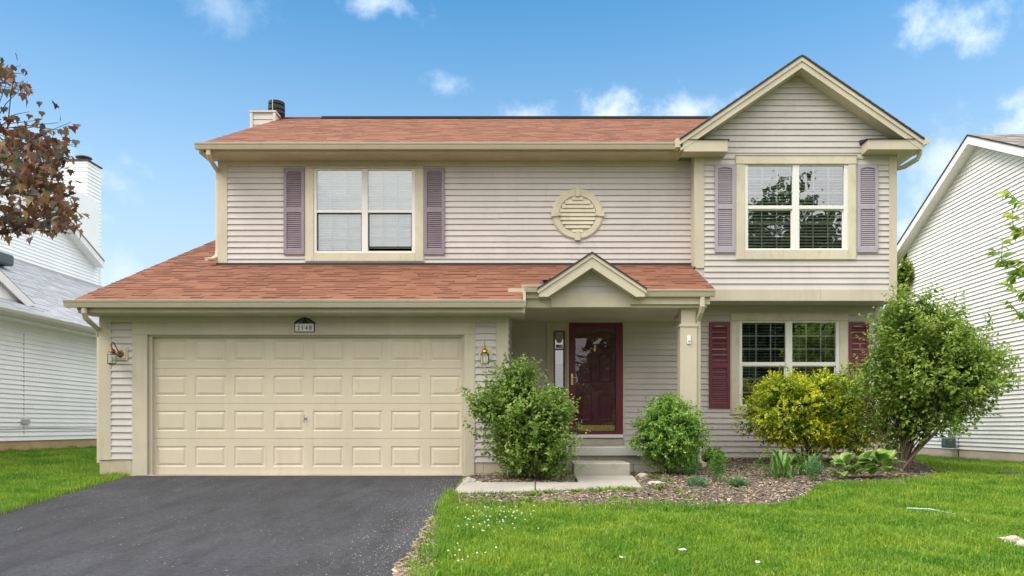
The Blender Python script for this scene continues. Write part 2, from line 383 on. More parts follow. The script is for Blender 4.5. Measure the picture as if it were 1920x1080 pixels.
def ground_mat():
    m, t, b, o = nodes('lawn_soil'); p = wpos(t)
    a = noise_fac(t, p, 2.0, 6); f = noise_fac(t, p, 40, 4)
    col = mixnode(t, a, (.06, .11, .015), (.11, .16, .022)); col = mixnode(t, .4, col, mixnode(t, f, (.05, .055, .025), (.14, .22, .03)))
    t.links.new(col, b.inputs['Base Color']); b.inputs['Roughness'].default_value = .95; bump(t, b, f, .6, .03); return m
M['ground'] = ground_mat()
def asphalt_mat():
    m, t, b, o = nodes('asphalt'); p = wpos(t)
    a = noise_fac(t, p, .55, 6, .6); f = noise_fac(t, p, 130, 3, .7, .3, .7); s_ = noise_fac(t, wpos(t, (1.5, .35, 1)), 3, 5, .6, .45, .7)
    col = mixnode(t, a, (.026, .027, .031), (.050, .052, .060)); col = mixnode(t, .5, col, mixnode(t, noise_fac(t, p, 26, 5, .75, .34, .66), (.012, .012, .014), (.085, .087, .097)))
    mm = t.nodes.new('ShaderNodeMath'); mm.operation = 'MULTIPLY'; t.links.new(s_, mm.inputs[0]); mm.inputs[1].default_value = .6
    col = mixnode(t, mm.outputs[0], col, (.018, .018, .020))
    v = t.nodes.new('ShaderNodeTexVoronoi'); nin(v, Scale=30.0); t.links.new(p, v.inputs['Vector'])
    lt = t.nodes.new('ShaderNodeMath'); lt.operation = 'LESS_THAN'; t.links.new(v.outputs['Distance'], lt.inputs[0]); lt.inputs[1].default_value = .085
    patch = noise_fac(t, p, 1.1, 5, .6, .45, .62)
    m2 = t.nodes.new('ShaderNodeMath'); m2.operation = 'MULTIPLY'; t.links.new(lt.outputs[0], m2.inputs[0]); t.links.new(patch, m2.inputs[1])
    col = mixnode(t, m2.outputs[0], col, (.36, .35, .33))
    t.links.new(col, b.inputs['Base Color']); b.inputs['Roughness'].default_value = .8; b.inputs['Specular IOR Level'].default_value = .25; bump(t, b, f, .5, .008); return m
M['asphalt'] = asphalt_mat()
def mulch_mat():
    m, t, b, o = nodes('mulch_soil'); p = wpos(t)
    a = noise_fac(t, p, .8, 5, .6, .42, .6); f = noise_fac(t, p, 45, 4, .7, .3, .7)
    col = mixnode(t, a, (.085, .068, .058), (.21, .155, .10)); col = mixnode(t, .5, col, mixnode(t, f, (.03, .025, .022), (.24, .19, .15)))
    t.links.new(col, b.inputs['Base Color']); b.inputs['Roughness'].default_value = .95; bump(t, b, f, .9, .03); return m
M['mulch'] = mulch_mat()
M['soil'] = concrete('dry_soil', (.26, .19, .12), (.14, .11, .06), .5, 2.0)
def chip_mat(name, stops):
    m, t, b, o = nodes(name); isl = t.nodes.new('ShaderNodeNewGeometry').outputs['Random Per Island']
    cr = t.nodes.new('ShaderNodeValToRGB'); t.links.new(isl, cr.inputs[0]); e = cr.color_ramp.elements
    e[0].color = rgb(*stops[0]); e[1].color = rgb(*stops[-1])
    for i, s_ in enumerate(stops[1:-1]): k = e.new((i + 1) / (len(stops) - 1)); k.color = rgb(*s_)
    t.links.new(cr.outputs[0], b.inputs['Base Color']); b.inputs['Roughness'].default_value = .9; return m
M['chips'] = chip_mat('bark_chip', [(.04, .03, .025), (.11, .08, .06), (.21, .15, .10), (.34, .26, .17), (.13, .10, .09), (.46, .38, .27)])
M['grit'] = chip_mat('pale_grit', [(.22, .2, .18), (.38, .35, .3), (.5, .47, .42)])

# ------------------------------------------------------------------ ground
def sst(a, b, x):
    t = np.clip((np.asarray(x, float) - a) / (b - a), 0, 1); return t * t * (3 - 2 * t)
def gz(x, y):
    x = np.asarray(x, float); y = np.asarray(y, float)
    z = -.06 * np.clip(11.78 - y, 0, 14)
    z = z + .165 * sst(11.7, 13.9, y) * sst(1.6, 3.2, x) * (1 - sst(6.6, 8.2, x))
    z = z + .20 * sst(11.9, 15.7, y) * (1 - sst(-8.8, -6.9, x))
    z = z - .10 * sst(13, 18, y) * sst(8.0, 10.0, x)
    return z
def gpt(px, py):
    """ground point seen at a photo pixel"""
    d = 2097.5 / (py - 800 + 85.8)
    if d > 11.78:
        lo, hi = 5.0, 60.0
        for _ in range(50):
            m = (lo + hi) / 2
            if VY - (float(gz(X(px, m), m)) - CZ) / m * F > py: lo = m
            else: hi = m
        d = lo
    return (X(px, d), d)
def axis(fine0, fine1, step, far):
    a = list(np.arange(fine0, fine1 + 1e-6, step)); s_ = step; lo, hi = fine0, fine1
    while hi < far: s_ *= 1.5; lo -= s_; hi += s_; a = [lo] + a + [hi]
    return np.array(a)
gx, gy = axis(-16, 16, .25, 400), axis(2, 26, .25, 400)
XX, YY = np.meshgrid(gx, gy); ZZ = gz(XX, YY)
me = bpy.data.meshes.new('ground'); nx, ny = len(gx), len(gy)
me.from_pydata(np.stack([XX.ravel(), YY.ravel(), ZZ.ravel()], 1).tolist(), [], [(j * nx + i, j * nx + i + 1, (j + 1) * nx + i + 1, (j + 1) * nx + i) for j in range(ny - 1) for i in range(nx - 1)])
me.materials.append(M['ground']); ground = bpy.data.objects.new('ground', me); put(ground, None, (0, 0, 0)); tag(ground, kind='structure')
for p in me.polygons: p.use_smooth = True

def in_poly(x, y, poly):
    x = np.asarray(x, float); y = np.asarray(y, float); ins = np.zeros(x.shape, bool); n = len(poly)
    for i in range(n):
        (x1, y1), (x2, y2) = poly[i], poly[(i + 1) % n]
        c = ((y1 > y) != (y2 > y)) & (x < (x2 - x1) * (y - y1) / ((y2 - y1) or 1e-9) + x1); ins ^= c
    return ins
def sheet(name, poly, mat, dz, step=.2, kind='structure', rag=0):
    """a thin sheet that follows the ground inside an outline"""
    import bmesh
    xs = [p[0] for p in poly]; ys = [p[1] for p in poly]
    pts = []
    n = len(poly)
    for i in range(n):
        a, b = poly[i], poly[(i + 1) % n]; L = math.hypot(b[0] - a[0], b[1] - a[1]); k = max(1, int(L / step))
        for j in range(k):
            t = j / k; x = a[0] + (b[0] - a[0]) * t; y = a[1] + (b[1] - a[1]) * t
            if rag: x += mnoise.noise(Vector((x * 2.5, y * 2.5, 3))) * rag; y += mnoise.noise(Vector((x * 2.5, y * 2.5, 9))) * rag
            pts.append((x, y))
    bm = bmesh.new(); f = bm.faces.new([bm.verts.new((x, y, 0)) for x, y in pts])
    for ax, lo, hi in ((0, min(xs), max(xs)), (1, min(ys), max(ys))):
        c = lo + step
        while c < hi:
            co = (c, 0, 0) if ax == 0 else (0, c, 0); no = (1, 0, 0) if ax == 0 else (0, 1, 0)
            bmesh.ops.bisect_plane(bm, geom=bm.verts[:] + bm.edges[:] + bm.faces[:], plane_co=co, plane_no=no); c += step
    for v in bm.verts: v.co.z = float(gz(v.co.x, v.co.y)) + dz
    bm.normal_update()
    for f in bm.faces:
        if f.normal.z < 0: f.normal_flip()
    me = bpy.data.meshes.new(name); bm.to_mesh(me); bm.free(); me.materials.append(mat)
    o = bpy.data.objects.new(name, me); put(o, None, (0, 0, 0)); tag(o, kind=kind); return o, pts

G_, L_, U_, B_ = 11.78, 14.10, 13.82, 13.50     # distances of the four front wall planes
DRIVE = [(-6.1, 11.86), (-6.16, 11.2), (-6.0, 9.2), (-5.85, 7.0), (-5.8, 4), (-5.9, -9), (-.6, -9), (-.98, 4.0), (-.99, 5.7), (-1.06, 7.5), (-1.02, 9.0), (-1.05, 10.2), (-1.08, 11.5), (-1.1, 11.86)]
drive, DRIVE_P = sheet('driveway', DRIVE, M['asphalt'], .010, .3, rag=.05)
bedR = [gpt(1205, 921), (1.50, 11.6), (1.5, 12.4), (2.66, 12.4), (2.66, 14.12), (6.45, 14.12), (6.75, 13.3), gpt(1765, 893), gpt(1742, 898), gpt(1690, 910), gpt(1600, 905), gpt(1550, 908), gpt(1530, 918), gpt(1502, 936), gpt(1455, 950), gpt(1400, 955), gpt(1300, 954),
        gpt(1170, 955), gpt(1000, 951), gpt(880, 951), gpt(852, 944), gpt(850, 932), gpt(1003, 926)]
bed, BED_P = sheet('mulch_bed', bedR, M['mulch'], .012, .2, rag=.06)
bedA = [(-.98, 10.82), (.60, 10.82), (.60, 12.45), (-.36, 12.45), (-.36, 11.74), (-.98, 11.74)]
bed2, BED2_P = sheet('mulch_bed', bedA, M['mulch'], .016, .2)

SOIL = [(-1.05, 4.2), (-.76, 4.2), (-.76, 5.6), (-.82, 6.6), (-.92, 7.4), (-1.0, 8.2), (-1.07, 8.3), (-1.10, 7.4), (-1.05, 6)]
soil, SOIL_P = sheet('soil_edge', SOIL, M['soil'], .016, .15, rag=.09)
walkway = thing('walkway', None, None, (0.2, 10.2, -.09)); walkway['kind'] = 'structure'
def slab(poly, parent, mat, h=.035, name='paving_slab', label=None):
    m = MB(); top = [(x, y, float(gz(x, y)) + h) for x, y in poly]
    m.prism([(p[0], p[1], p[2] - .12) for p in top], (0, 0, .12)); m.v[:] = m.v[:]
    return m.obj(name, mat, parent, bevel=.008, **({'label': label} if label else {}))
p0, p1, p2, p3 = (-1.035, 9.72), (.018, 9.96), (.022, 10.8), (-1.02, 10.8)
slab([p0, p1, p2, p3], walkway, M['concrete']); slab([(.030, 9.963), (1.47, 10.27), (1.485, 10.8), (.034, 10.8)], walkway, M['concrete']); slab([(.64, 10.812), (1.485, 10.812), (1.505, 11.56), (.63, 11.56)], walkway, M['concrete'])
WALK = [p0, (1.47, 10.27), (1.505, 11.6), (.6, 11.6), (.6, 10.8), p3]

# ------------------------------------------------------------------ house helpers
def siding(wall, O, u, n, s0, s1, z0, z1, e, mat, cuts=(), clip=None, seam=3.6, thick=.022, name='siding_plank', off=0):
    """one board per course and length; wall: the part they belong to"""
    O = Vector(O); u = Vector(u); n = Vector(n); k = 0; z = z0
    while z < z1 - .004:
        zb = min(z + e, z1)
        a0, a1, b0, b1 = s0, s1, s0, s1
        if clip:
            a0, a1 = clip(z); b0, b1 = clip(zb)
            if b1 - b0 < .001: b0 = b1 = (b0 + b1) / 2
            if a1 - a0 < .02: break
        spans = [(a0, a1, b0, b1)]
        for (c0, c1, cz0, cz1) in cuts:
            if z < cz1 - .001 and zb > cz0 + .001:
                ns = []
                for (p, q, r, t) in spans:
                    if c1 <= p or c0 >= q: ns.append((p, q, r, t)); continue
                    if c0 - p > .01: ns.append((p, c0, r, c0))
                    if q - c1 > .01: ns.append((c1, q, c1, t))
                spans = ns
        pieces = []
        for (p, q, r, t) in spans:
            if q - p > seam * 1.25:
                s = p + seam * rng.uniform(.35, .95); 
                cutsx = []
                while s < q - .4: cutsx.append(s); s += seam
                ed = [(p, r)] + [(c, c) for c in cutsx] + [(q, t)]
                for i in range(len(ed) - 1):
                    g = .0012
                    pieces.append((ed[i][0] + (g if i else 0), ed[i + 1][0] - (g if i < len(ed) - 2 else 0), ed[i][1] + (g if i else 0), ed[i + 1][1] - (g if i < len(ed) - 2 else 0)))
            else: pieces.append((p, q, r, t))
        for (p, q, r, t) in pieces:
            def P(s, h, d): v = O + u * s + n * d; return (v.x, v.y, h)
            j = rng.uniform(-.0025, .0025); j2 = j + rng.uniform(-.003, .003); th = thick + rng.uniform(-.002, .002)
            m = MB(); zt = zb - .0005
            m.v = [P(p, z + j, th), P(q, z + j2, th), P(t, zt, .002), P(r, zt, .002), P(p, z + j, -.004), P(q, z + j2, -.004), P(t, zt, -.004), P(r, zt, -.004)]
            m.f = [(0, 1, 2, 3), (4, 5, 1, 0), (1, 5, 6, 2), (4, 0, 3, 7), (3, 2, 6, 7)]
            m.obj(name, mat, wall)
        z = zb; k += 1
def backing(name, parent, O, u, s0, s1, z0, z1, mat, cuts=(), kind=None):
    """wall sheet with openings"""
    O = Vector(O); u = Vector(u); m = MB()
    xs = sorted({s0, s1, *[c for q in cuts for c in q[:2]]}); zs = sorted({z0, z1, *[c for q in cuts for c in q[2:]]})
    for i in range(len(xs) - 1):
        for j in range(len(zs) - 1):
            cx, cz = (xs[i] + xs[i + 1]) / 2, (zs[j] + zs[j + 1]) / 2
            if any(q[0] < cx < q[1] and q[2] < cz < q[3] for q in cuts): continue
            P = [O + u * a for a in (xs[i], xs[i + 1])]
            m.poly([(P[0].x, P[0].y, zs[j]), (P[1].x, P[1].y, zs[j]), (P[1].x, P[1].y, zs[j + 1]), (P[0].x, P[0].y, zs[j + 1])])
    return m.obj(name, mat, parent)

def shingle_mesh(w, mat, L=.165, th=.011):
    m = MB(); h = w / 2 - .0015
    m.v = [(-h, 0, th), (h, 0, th), (h, L, .003), (-h, L, .003), (-h, 0, 0), (h, 0, 0), (h, L, 0), (-h, L, 0)]
    m.f = [(0, 1, 2, 3), (4, 5, 1, 0), (5, 6, 2, 1), (7, 4, 0, 3)]
    me = m.mesh('shingle', mat)
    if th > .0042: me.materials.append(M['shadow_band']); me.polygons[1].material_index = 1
    return me
def shingle_field(O, u, v, span, rows, e=.14, widths=(.17, .22, .27, .33), seed=1):
    """list of (centre-bottom point, width) for every shingle"""
    r = random.Random(seed); out = []; O = Vector(O); u = Vector(u); v = Vector(v)
    for k in range(rows):
        t = k * e; s0, s1 = span(t)
        if s1 - s0 < .05: continue
        s = s0 - r.uniform(0, .25)
        while s < s1:
            w = r.choice(widths); a, b = max(s, s0), min(s + w, s1)
            if b - a > .03: out.append((O + u * ((a + b) / 2) + v * (t + r.uniform(-.004, .004)), b - a))
            s += w
    return out
def lay_shingles(roof, field, u, v, mat, mass_mat, n_single, near=None, thick=.011):
    u = Vector(u); v = Vector(v); n = u.cross(v); q = Matrix((u, v, n)).transposed().to_quaternion()
    if near: field = sorted(field, key=near)
    ms = shingle_mesh(1.0, mat, th=.004); ms2 = shingle_mesh(1.0, mat, th=thick)
    for (p, w) in field[:n_single]:
        inst('shingle', ms if rng.random() < .5 else ms2, roof, p + n * rng.uniform(.0005, .003), q, (w, 1, 1))
    rest = field[n_single:]
    if rest:
        m = MB(); L = .165; thk = []
        for (p, w) in rest:
            th = .0035 if rng.random() < .5 else thick; thk.append(th > .0042)
            b = len(m.v); h = w / 2 - .0015; o = n * rng.uniform(.0005, .003)
            c = [(-h, 0, th), (h, 0, th), (h, L, .003), (-h, L, .003), (-h, 0, 0), (h, 0, 0), (h, L, 0), (-h, L, 0)]
            m.v += [tuple(p + u * a + v * bb + n * cc + o) for a, bb, cc in c]
            m.f += [tuple(b + i for i in f) for f in ((0, 1, 2, 3), (4, 5, 1, 0), (5, 6, 2, 1), (7, 4, 0, 3))]
        o = m.obj('shingle_courses', mass_mat, roof, kind='stuff')
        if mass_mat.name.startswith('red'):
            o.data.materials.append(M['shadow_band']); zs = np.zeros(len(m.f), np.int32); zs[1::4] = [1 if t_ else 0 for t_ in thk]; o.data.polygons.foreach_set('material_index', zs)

def gutter_profile(y, z): return [(y + .10, z), (y, z), (y, z - .022), (y + .012, z - .03), (y + .02, z - .06), (y + .035, z - .10), (y + .10, z - .10)]

# ------------------------------------------------------------------ the house
H = thing('house', 'tan and mauve two-storey house with a red shingle roof and attached double garage', 'house', (0.0, G_, 0.0))
E = .105
FRONT = ((1, 0, 0), (0, -1, 0))

# --- openings (photo pixels at each wall plane)
def rect(x0, x1, y0, y1, d): return (X(x0, d), X(x1, d), Z(y1, d), Z(y0, d))      # x0,x1,z0,z1
W_UL = rect(589, 779, 317, 474.5, U_); W_BAY = rect(1395.4, 1589, 309, 468, B_); W_LOW = rect(1385.5, 1573.5, 602, 762, L_)
DOORCUT = rect(1036, 1168, 604, 822, L_)
grow = lambda r, a: (r[0] - a, r[1] + a, r[2] - a, r[3] + a)

# --- walls
wall_l = backing('wall', H, (0, L_, 0), (1, 0, 0), -.391, 6.43, -.2, 3.0, M['siding'], [W_LOW, DOORCUT]); wall_l['label'] = 'lower front wall of grey mauve siding behind the porch'
siding(wall_l, (0, L_, 0), *FRONT, -.391, 6.43, .19, 2.99, E, M['siding'], [grow(W_LOW, .02), (X(1026, L_), X(1170.5, L_), .42, Z(600, L_))])
wall_u = backing('wall', H, (0, U_, 0), (1, 0, 0), -5.71, 2.95, 3.3, 5.75, M['siding'], [W_UL]); wall_u['label'] = 'upper front wall of pinkish siding over the garage roof'
siding(wall_u, (0, U_, 0), *FRONT, X(427, U_), X(1297, U_), Z(496.5, U_), Z(311.5, U_), E, M['siding'], [grow(W_UL, .02)])
RX = 4.645   # gable ridge
wall_b = MB(); zb = 5.6
wall_b = backing('wall', H, (0, B_, 0), (1, 0, 0), 2.87, 6.43, 2.99, 5.62, M['siding'], [W_BAY]); wall_b['label'] = 'overhanging gabled bay wall of pale siding'
def bayclip(z):
    l, r = X(1320, B_), X(1666, B_)
    h = (7.02 - z) / .687
    return (max(l, RX - h), min(r, RX + h)) if z > 5.62 else (l, r)
MB().poly([(2.87, B_ + .001, 5.62), (6.43, B_ + .001, 5.62), (RX + .05, B_ + .001, 6.95), (RX - .05, B_ + .001, 6.95)]).obj('gable_backing', M['siding'], wall_b)
siding(wall_b, (0, B_, 0), *FRONT, 0, 0, Z(543, B_), 7.0, E, M['siding'], [grow(W_BAY, .02)], clip=bayclip)
wall_g = MB().box(-6.69, -.40, G_ + .02, G_ + .1, -.2, 2.6)
wall_g = backing('wall', H, (0, G_, 0), (1, 0, 0), -6.697, -.391, -.2, 2.6, M['siding'], [rect(278, 870, 629, 894, G_)]); wall_g['label'] = 'garage front wall with narrow siding strips beside the door'
siding(wall_g, (0, G_, 0), *FRONT, X(208, G_), X(250, G_), Z(861, G_), Z(605, G_), E, M['siding']); siding(wall_g, (0, G_, 0), *FRONT, X(890, G_), X(931, G_), Z(867, G_), Z(605, G_), E, M['siding'])
wall_s = backing('wall', H, (-.391, 0, 0), (0, 1, 0), G_, L_, -.2, 2.7, M['siding']); wall_s['label'] = 'short garage side wall facing the porch'
siding(wall_s, (-.391, 0, 0), (0, 1, 0), (1, 0, 0), G_ + .02, L_, .2, 2.62, E, M['siding'])
m = MB().poly([(-6.697, G_, -.2), (-6.697, 22, -.2), (-6.697, 22, 2.6), (-6.697, G_, 2.6)]); m.poly([(-5.71, U_, 2.6), (-5.71, 21.6, 2.6), (-5.71, 21.6, 5.8), (-5.71, U_, 5.8)]); m.poly([(-5.71, 21.6, 5.8), (-5.71, 13.82, 5.8), (-5.71, 17.5, 7.8)])
m.obj('wall', M['siding'], H, label='outer side wall of the garage and upper floor')
m = MB().poly([(6.43, B_, 2.99), (6.43, 21.6, 2.99), (6.43, 21.6, 5.75), (6.43, B_, 5.75)]); m.poly([(6.43, L_, -.2), (6.43, 21.6, -.2), (6.43, 21.6, 3.0), (6.43, L_, 3.0)]); m.poly([(6.43, 21.6, 5.75), (6.43, 13.5, 5.75), (6.43, 17.5, 7.8)])
m.poly([(2.87, B_, 2.99), (2.87, U_, 2.99), (2.87, U_, 5.75), (2.87, B_, 5.75)]); m.poly([(2.87, B_, 2.992), (6.43, B_, 2.992), (6.43, L_, 2.992), (2.87, L_, 2.992)]); m.poly([(-6.697, 21.6, -.2), (6.43, 21.6, -.2), (6.43, 21.6, 5.75), (-6.697, 21.6, 5.75)])
m.obj('wall', M['siding'], H, label='side and back walls facing the east neighbour')

# --- trim boards
def board(name, x0, x1, z0, z1, y, t=.022, mat='trim', back=.02, bevel=.004, parent=None, label=None):
    return MB().box(x0, x1, y - t, y + back, z0, z1).obj(name, M[mat], parent or H, bevel=bevel, **({'label': label} if label else {}))
gx_ = lambda p: X(p, G_); gz_ = lambda p: Z(p, G_)
board('corner_board', gx_(187), gx_(208), .245, 2.366, G_); board('corner_board', gx_(931), gx_(952.7), gz_(867), 2.366, G_)
board('header_board', gx_(187), gx_(952.7), 2.366, 2.47, G_, .0225)
board('header_board', gx_(250), gx_(890), gz_(628), 2.3655, G_, .0225)
board('door_casing', gx_(250), gx_(277), -.05, gz_(628) - .001, G_, .024); board('door_casing', gx_(871), gx_(890), -.05, gz_(628) - .001, G_, .024)
MB().box(gx_(277), gx_(284), G_ + .02, G_ + .16, -.02, gz_(628)).box(gx_(866), gx_(871), G_ + .02, G_ + .16, -.02, gz_(628)).box(gx_(284), gx_(866), G_ + .02, G_ + .16, gz_(631), gz_(628)).obj('door_jamb', M['trim'], H)
for (a, b) in ((208, 250), (890, 931)):   # J-channels round the siding strips
    MB().box(gx_(a), gx_(a) + .012, G_ - .020, G_, gz_(862), 2.36).box(gx_(b) - .012, gx_(b), G_ - .020, G_, gz_(862), 2.36).obj('siding_channel', M['siding'], H)
# foundation blocks
fnd = MB().box(gx_(187), gx_(250), G_ + .0, G_ + .2, -.25, .0).obj('foundation', M['block'], H)
def blocks(parent, x0, x1, y, z0, z1, w, h, mat):
    z = z0; k = 0
    while z < z1 - .02:
        zz = min(z + h, z1); x = x0 - (w / 2 if k % 2 else 0)
        while x < x1 - .01:
            a, b = max(x, x0), min(x + w, x1)
            if b - a > .02: MB().box(a + .003, b - .003, y - rng.uniform(.002, .007), y + .09, z + .003, zz - .003).obj('concrete_block', mat, parent, bevel=.004)
            x += w
        z = zz; k += 1
blocks(fnd, gx_(187), gx_(250), G_, -.16, .245, .33, .20, M['block'])
blocks(fnd, gx_(890), gx_(950), G_, -.16, gz_(868), .29, .19, M['block'])
MB().box(-.391, 6.43, L_ - .004, L_ + .2, -.2, .19).obj('foundation', M['block'], H)

ux, uz = (lambda p: X(p, U_)), (lambda p: Z(p, U_))
board('corner_board', ux(409), ux(427), uz(497) - .05, uz(302), U_); board('frieze_board', ux(427), ux(1300), uz(312), uz(302), U_, .022)
bx_, bz_ = (lambda p: X(p, B_)), (lambda p: Z(p, B_))
MB().box(bx_(1304), bx_(1320), B_ - .022, B_ + .02, bz_(503), bz_(288)).box(bx_(1304) - .022, bx_(1304), B_ - .022, U_, bz_(500), bz_(288)).obj('corner_board', M['trim'], H)
board('corner_board', bx_(1666), bx_(1681), bz_(565.5), bz_(288), B_)
board('skirt_board', bx_(1322), bx_(1538) - .001, bz_(564.5), bz_(543), B_); board('skirt_board', bx_(1538) + .001, bx_(1666) - .001, bz_(564.5), bz_(543), B_)
board('corner_board', X(1640, L_), X(1652, L_), .15, 2.98, L_)

# --- soffits, fascias, gutters
MB().box(-5.88, 2.62, 13.42, U_, 5.566, 5.72).obj('soffit', M['trim'], H); board('fascia_board', -5.88, 2.56, 5.575, 5.655, 13.42, .02)
def gutter(x0, x1, y, z, parent=H):
    pr = [(x0, a, b) for a, b in gutter_profile(y, z)]; o = MB().prism(pr, (x1 - x0, 0, 0)); 
    o.box(x0, x1, y - .006, y + .012, z - .006, z + .006)
    return o.obj('gutter', M['gutter'], parent)
gutter(X(365, 13.3), X(1266, 13.3), 13.28, Z(267, 13.28))
MB().box(-6.80, -.13, 11.40, G_, 2.458, 2.56).obj('soffit', M['trim'], H); board('fascia_board', -6.80, -.135, 2.463, 2.545, 11.40, .02)
gutter(X(119, 11.28), X(984, 11.28), 11.26, Z(562.5, 11.26))
# porch eaves
PZ = Z(544, 11.92)
gutter(X(1181.5, 11.9), X(1341, 11.9), 11.88, PZ); gutter(X(978, 11.9), X(1034, 11.9), 11.87, Z(535, 11.88))
board('fascia_board', X(1181.5, 12), X(1331, 12), Z(571, 12), Z(557, 12), 11.995, .02); board('fascia_board', X(984, 12), X(1034, 12), Z(560, 12), Z(546, 12), 11.995, .02)
MB().box(-.155, -.115, 11.36, 11.98, 2.56, 2.78).obj('gutter', M['gutter'], H, label='short gutter return between the garage and porch eaves')
MB().box(-.39, 2.80, 12.1, L_, 2.70, 2.74).obj('porch_ceiling', M['trim'], H)
MB().box(-.14, 2.74, 12.02, 12.30, 2.635, 2.86).obj('porch_beam', M['trim'], H, bevel=.006)
MB().box(2.50, 2.74, 12.30, 13.5, 2.64, 2.86).obj('porch_beam', M['trim'], H)
MB().box(-.39, -.14, 11.80, 12.30, 2.5, 2.9).obj('porch_beam', M['trim'], H)
MB().poly([(2.76, 11.99, 2.80), (2.76, 13.8, 2.80), (2.76, 13.8, 3.62)]).poly([(2.78, 11.97, 2.75), (2.78, 13.8, 2.75), (2.78, 13.8, 3.62)]).obj('wall', M['trim'], H, label='small side wall closing the porch roof')
# porch post
post = MB().box(X(1277, 12.12), X(1304, 12.12), 12.10, 12.34, Z(613, 12.1), 2.64).obj('porch_post', M['trim'], H, bevel=.005)
MB().box(X(1275, 12.1), X(1306.5, 12.1), 12.085, 12.355, .43, Z(613, 12.1)).obj('post_casing', M['trim'], post, bevel=.005); MB().box(X(1273.5, 12.1), X(1308, 12.1), 12.072, 12.365, Z(613, 12.1), Z(608, 12.1)).obj('post_collar', M['trim'], post, bevel=.004)
MB().box(X(1288, 12.1), X(1294, 12.1), 12.060, 12.083, Z(645, 12.1), Z(630, 12.1)).lathe((X(1291, 12.1), 12.052, Z(640, 12.1)), [(.016, 0), (.02, .004), (.02, .01)], 12, 'y').obj('doorbell', M['foil'], post, bevel=.003)
MB().lathe((X(1291, 12.1), 12.047, Z(640, 12.1)), [(.006, 0), (.011, .003), (.011, .008)], 10, 'y').obj('button', M['black'], post)

# --- roofs
PIT = .42
PX, PZA, PS = X(1110, 11.78), Z(472, 11.78), .665      # porch gable ridge
def roofpart(name, label, loc): return thing(name, label, None, loc, parent=H)
roof1 = roofpart('roof', 'lower red shingle roof over the garage and porch', (-2, 12.5, 3.1))
cs = 1 / math.hypot(1, PIT); v1 = Vector((0, cs, PIT * cs))
def span1(t):
    y = 11.33 + t * cs
    if y > U_ - .02: return (-6.83, -5.73)
    return (-6.83, 2.85 - max(0, y - 13.45) * .0 if y > 11.93 else -.17)
m = MB(); zr = lambda y: 2.645 + PIT * (y - 11.33)
for (a, b, c, d) in ((-6.83, -.17, 11.33, 11.95), (-6.83, PX - .74, 11.95, 12.75), (PX + .74, 2.85, 11.95, 12.75), (-6.83, 2.85, 12.75, U_), (-6.83, -5.72, U_, 17.0)):
    m.hexa([(a, c, zr(c) - .03), (b, c, zr(c) - .03), (b, d, zr(d) - .03), (a, d, zr(d) - .03), (a, c, zr(c) - .002), (b, c, zr(c) - .002), (b, d, zr(d) - .002), (a, d, zr(d) - .002)])
m.obj('roof_deck', M['flash'], roof1)
f1 = shingle_field((0, 11.30, zr(11.30)), (1, 0, 0), v1, span1, 44, .14, seed=3)
f1 = [q for q in f1 if not (abs(q[0].x - PX) < .78 and 11.9 < q[0].y < 12.7)]
lay_shingles(roof1, f1, (1, 0, 0), v1, M['shingle'], M['shingle_mass'], 300, near=lambda s: s[0].y + abs(s[0].x - 1) * .02)
MB().box(-5.72, 2.87, U_ - .06, U_ - .005, zr(U_) - .03, zr(U_) + .025).obj('flashing', M['flash'], H)
MB().box(-6.845, -6.815, 11.33, 11.36, 2.60, 2.66).obj('drip_edge', M['white_left'], H)
MB().box(-6.82, -.17, 11.345, 11.36, 2.615, 2.64).obj('drip_edge', M['white_left'], H)
m = MB(); ya, yb = 11.36, 17.0
m.hexa([(-6.80, ya, zr(ya) - .16), (-6.77, ya, zr(ya) - .16), (-6.77, yb, zr(yb) - .16), (-6.80, yb, zr(yb) - .16), (-6.80, ya, zr(ya) - .035), (-6.77, ya, zr(ya) - .035), (-6.77, yb, zr(yb) - .035), (-6.80, yb, zr(yb) - .035)]).obj('rake_board', M['trim'], H)

roof2 = roofpart('roof', 'upper red shingle roof with a dark ridge vent', (-1, 15.5, 6.9))
P2 = .505; cs2 = 1 / math.hypot(1, P2); v2 = Vector((0, cs2, P2 * cs2)); zr2 = lambda y: 5.755 + P2 * (y - 13.40)
def valley(y): return RX - (7.17 - zr2(y)) / .687
def span2(t):
    y = 13.37 + t * cs2
    return (-5.80, min(6.6, valley(y) if zr2(y) < 7.15 else 6.6))
f2 = shingle_field((0, 13.37, zr2(13.37)), (1, 0, 0), v2, span2, 33, .14, seed=5)
m = MB(); ys = np.linspace(13.38, 17.5, 12)
for i in range(11):
    a, b = ys[i], ys[i + 1]; ra, rb = span2((a - 13.37) / cs2)[1], span2((b - 13.37) / cs2)[1]
    m.poly([(-5.80, a, zr2(a) - .004), (ra, a, zr2(a) - .004), (rb, b, zr2(b) - .004), (-5.80, b, zr2(b) - .004)])
m.poly([(-5.80, 17.5, zr2(17.5) - .004), (6.6, 17.5, zr2(17.5) - .004), (6.6, 21.7, zr2(13.4) - .004), (-5.80, 21.7, zr2(13.4) - .004)])
m.obj('roof_deck', M['flash'], roof2)
lay_shingles(roof2, f2, (1, 0, 0), v2, M['shingle'], M['shingle_mass'], 0, thick=.007)
MB().box(X(605, 17.5), 5.2, 17.40, 17.60, zr2(17.5) - .02, zr2(17.5) + .022).obj('ridge_vent', M['black'], roof2)
MB().box(-5.79, X(605, 17.5), 17.43, 17.57, zr2(17.5) - .02, zr2(17.5) + .012).obj('ridge_cap', M['shingle_mass'], roof2)
m = MB(); ya, yb = 13.40, 17.5
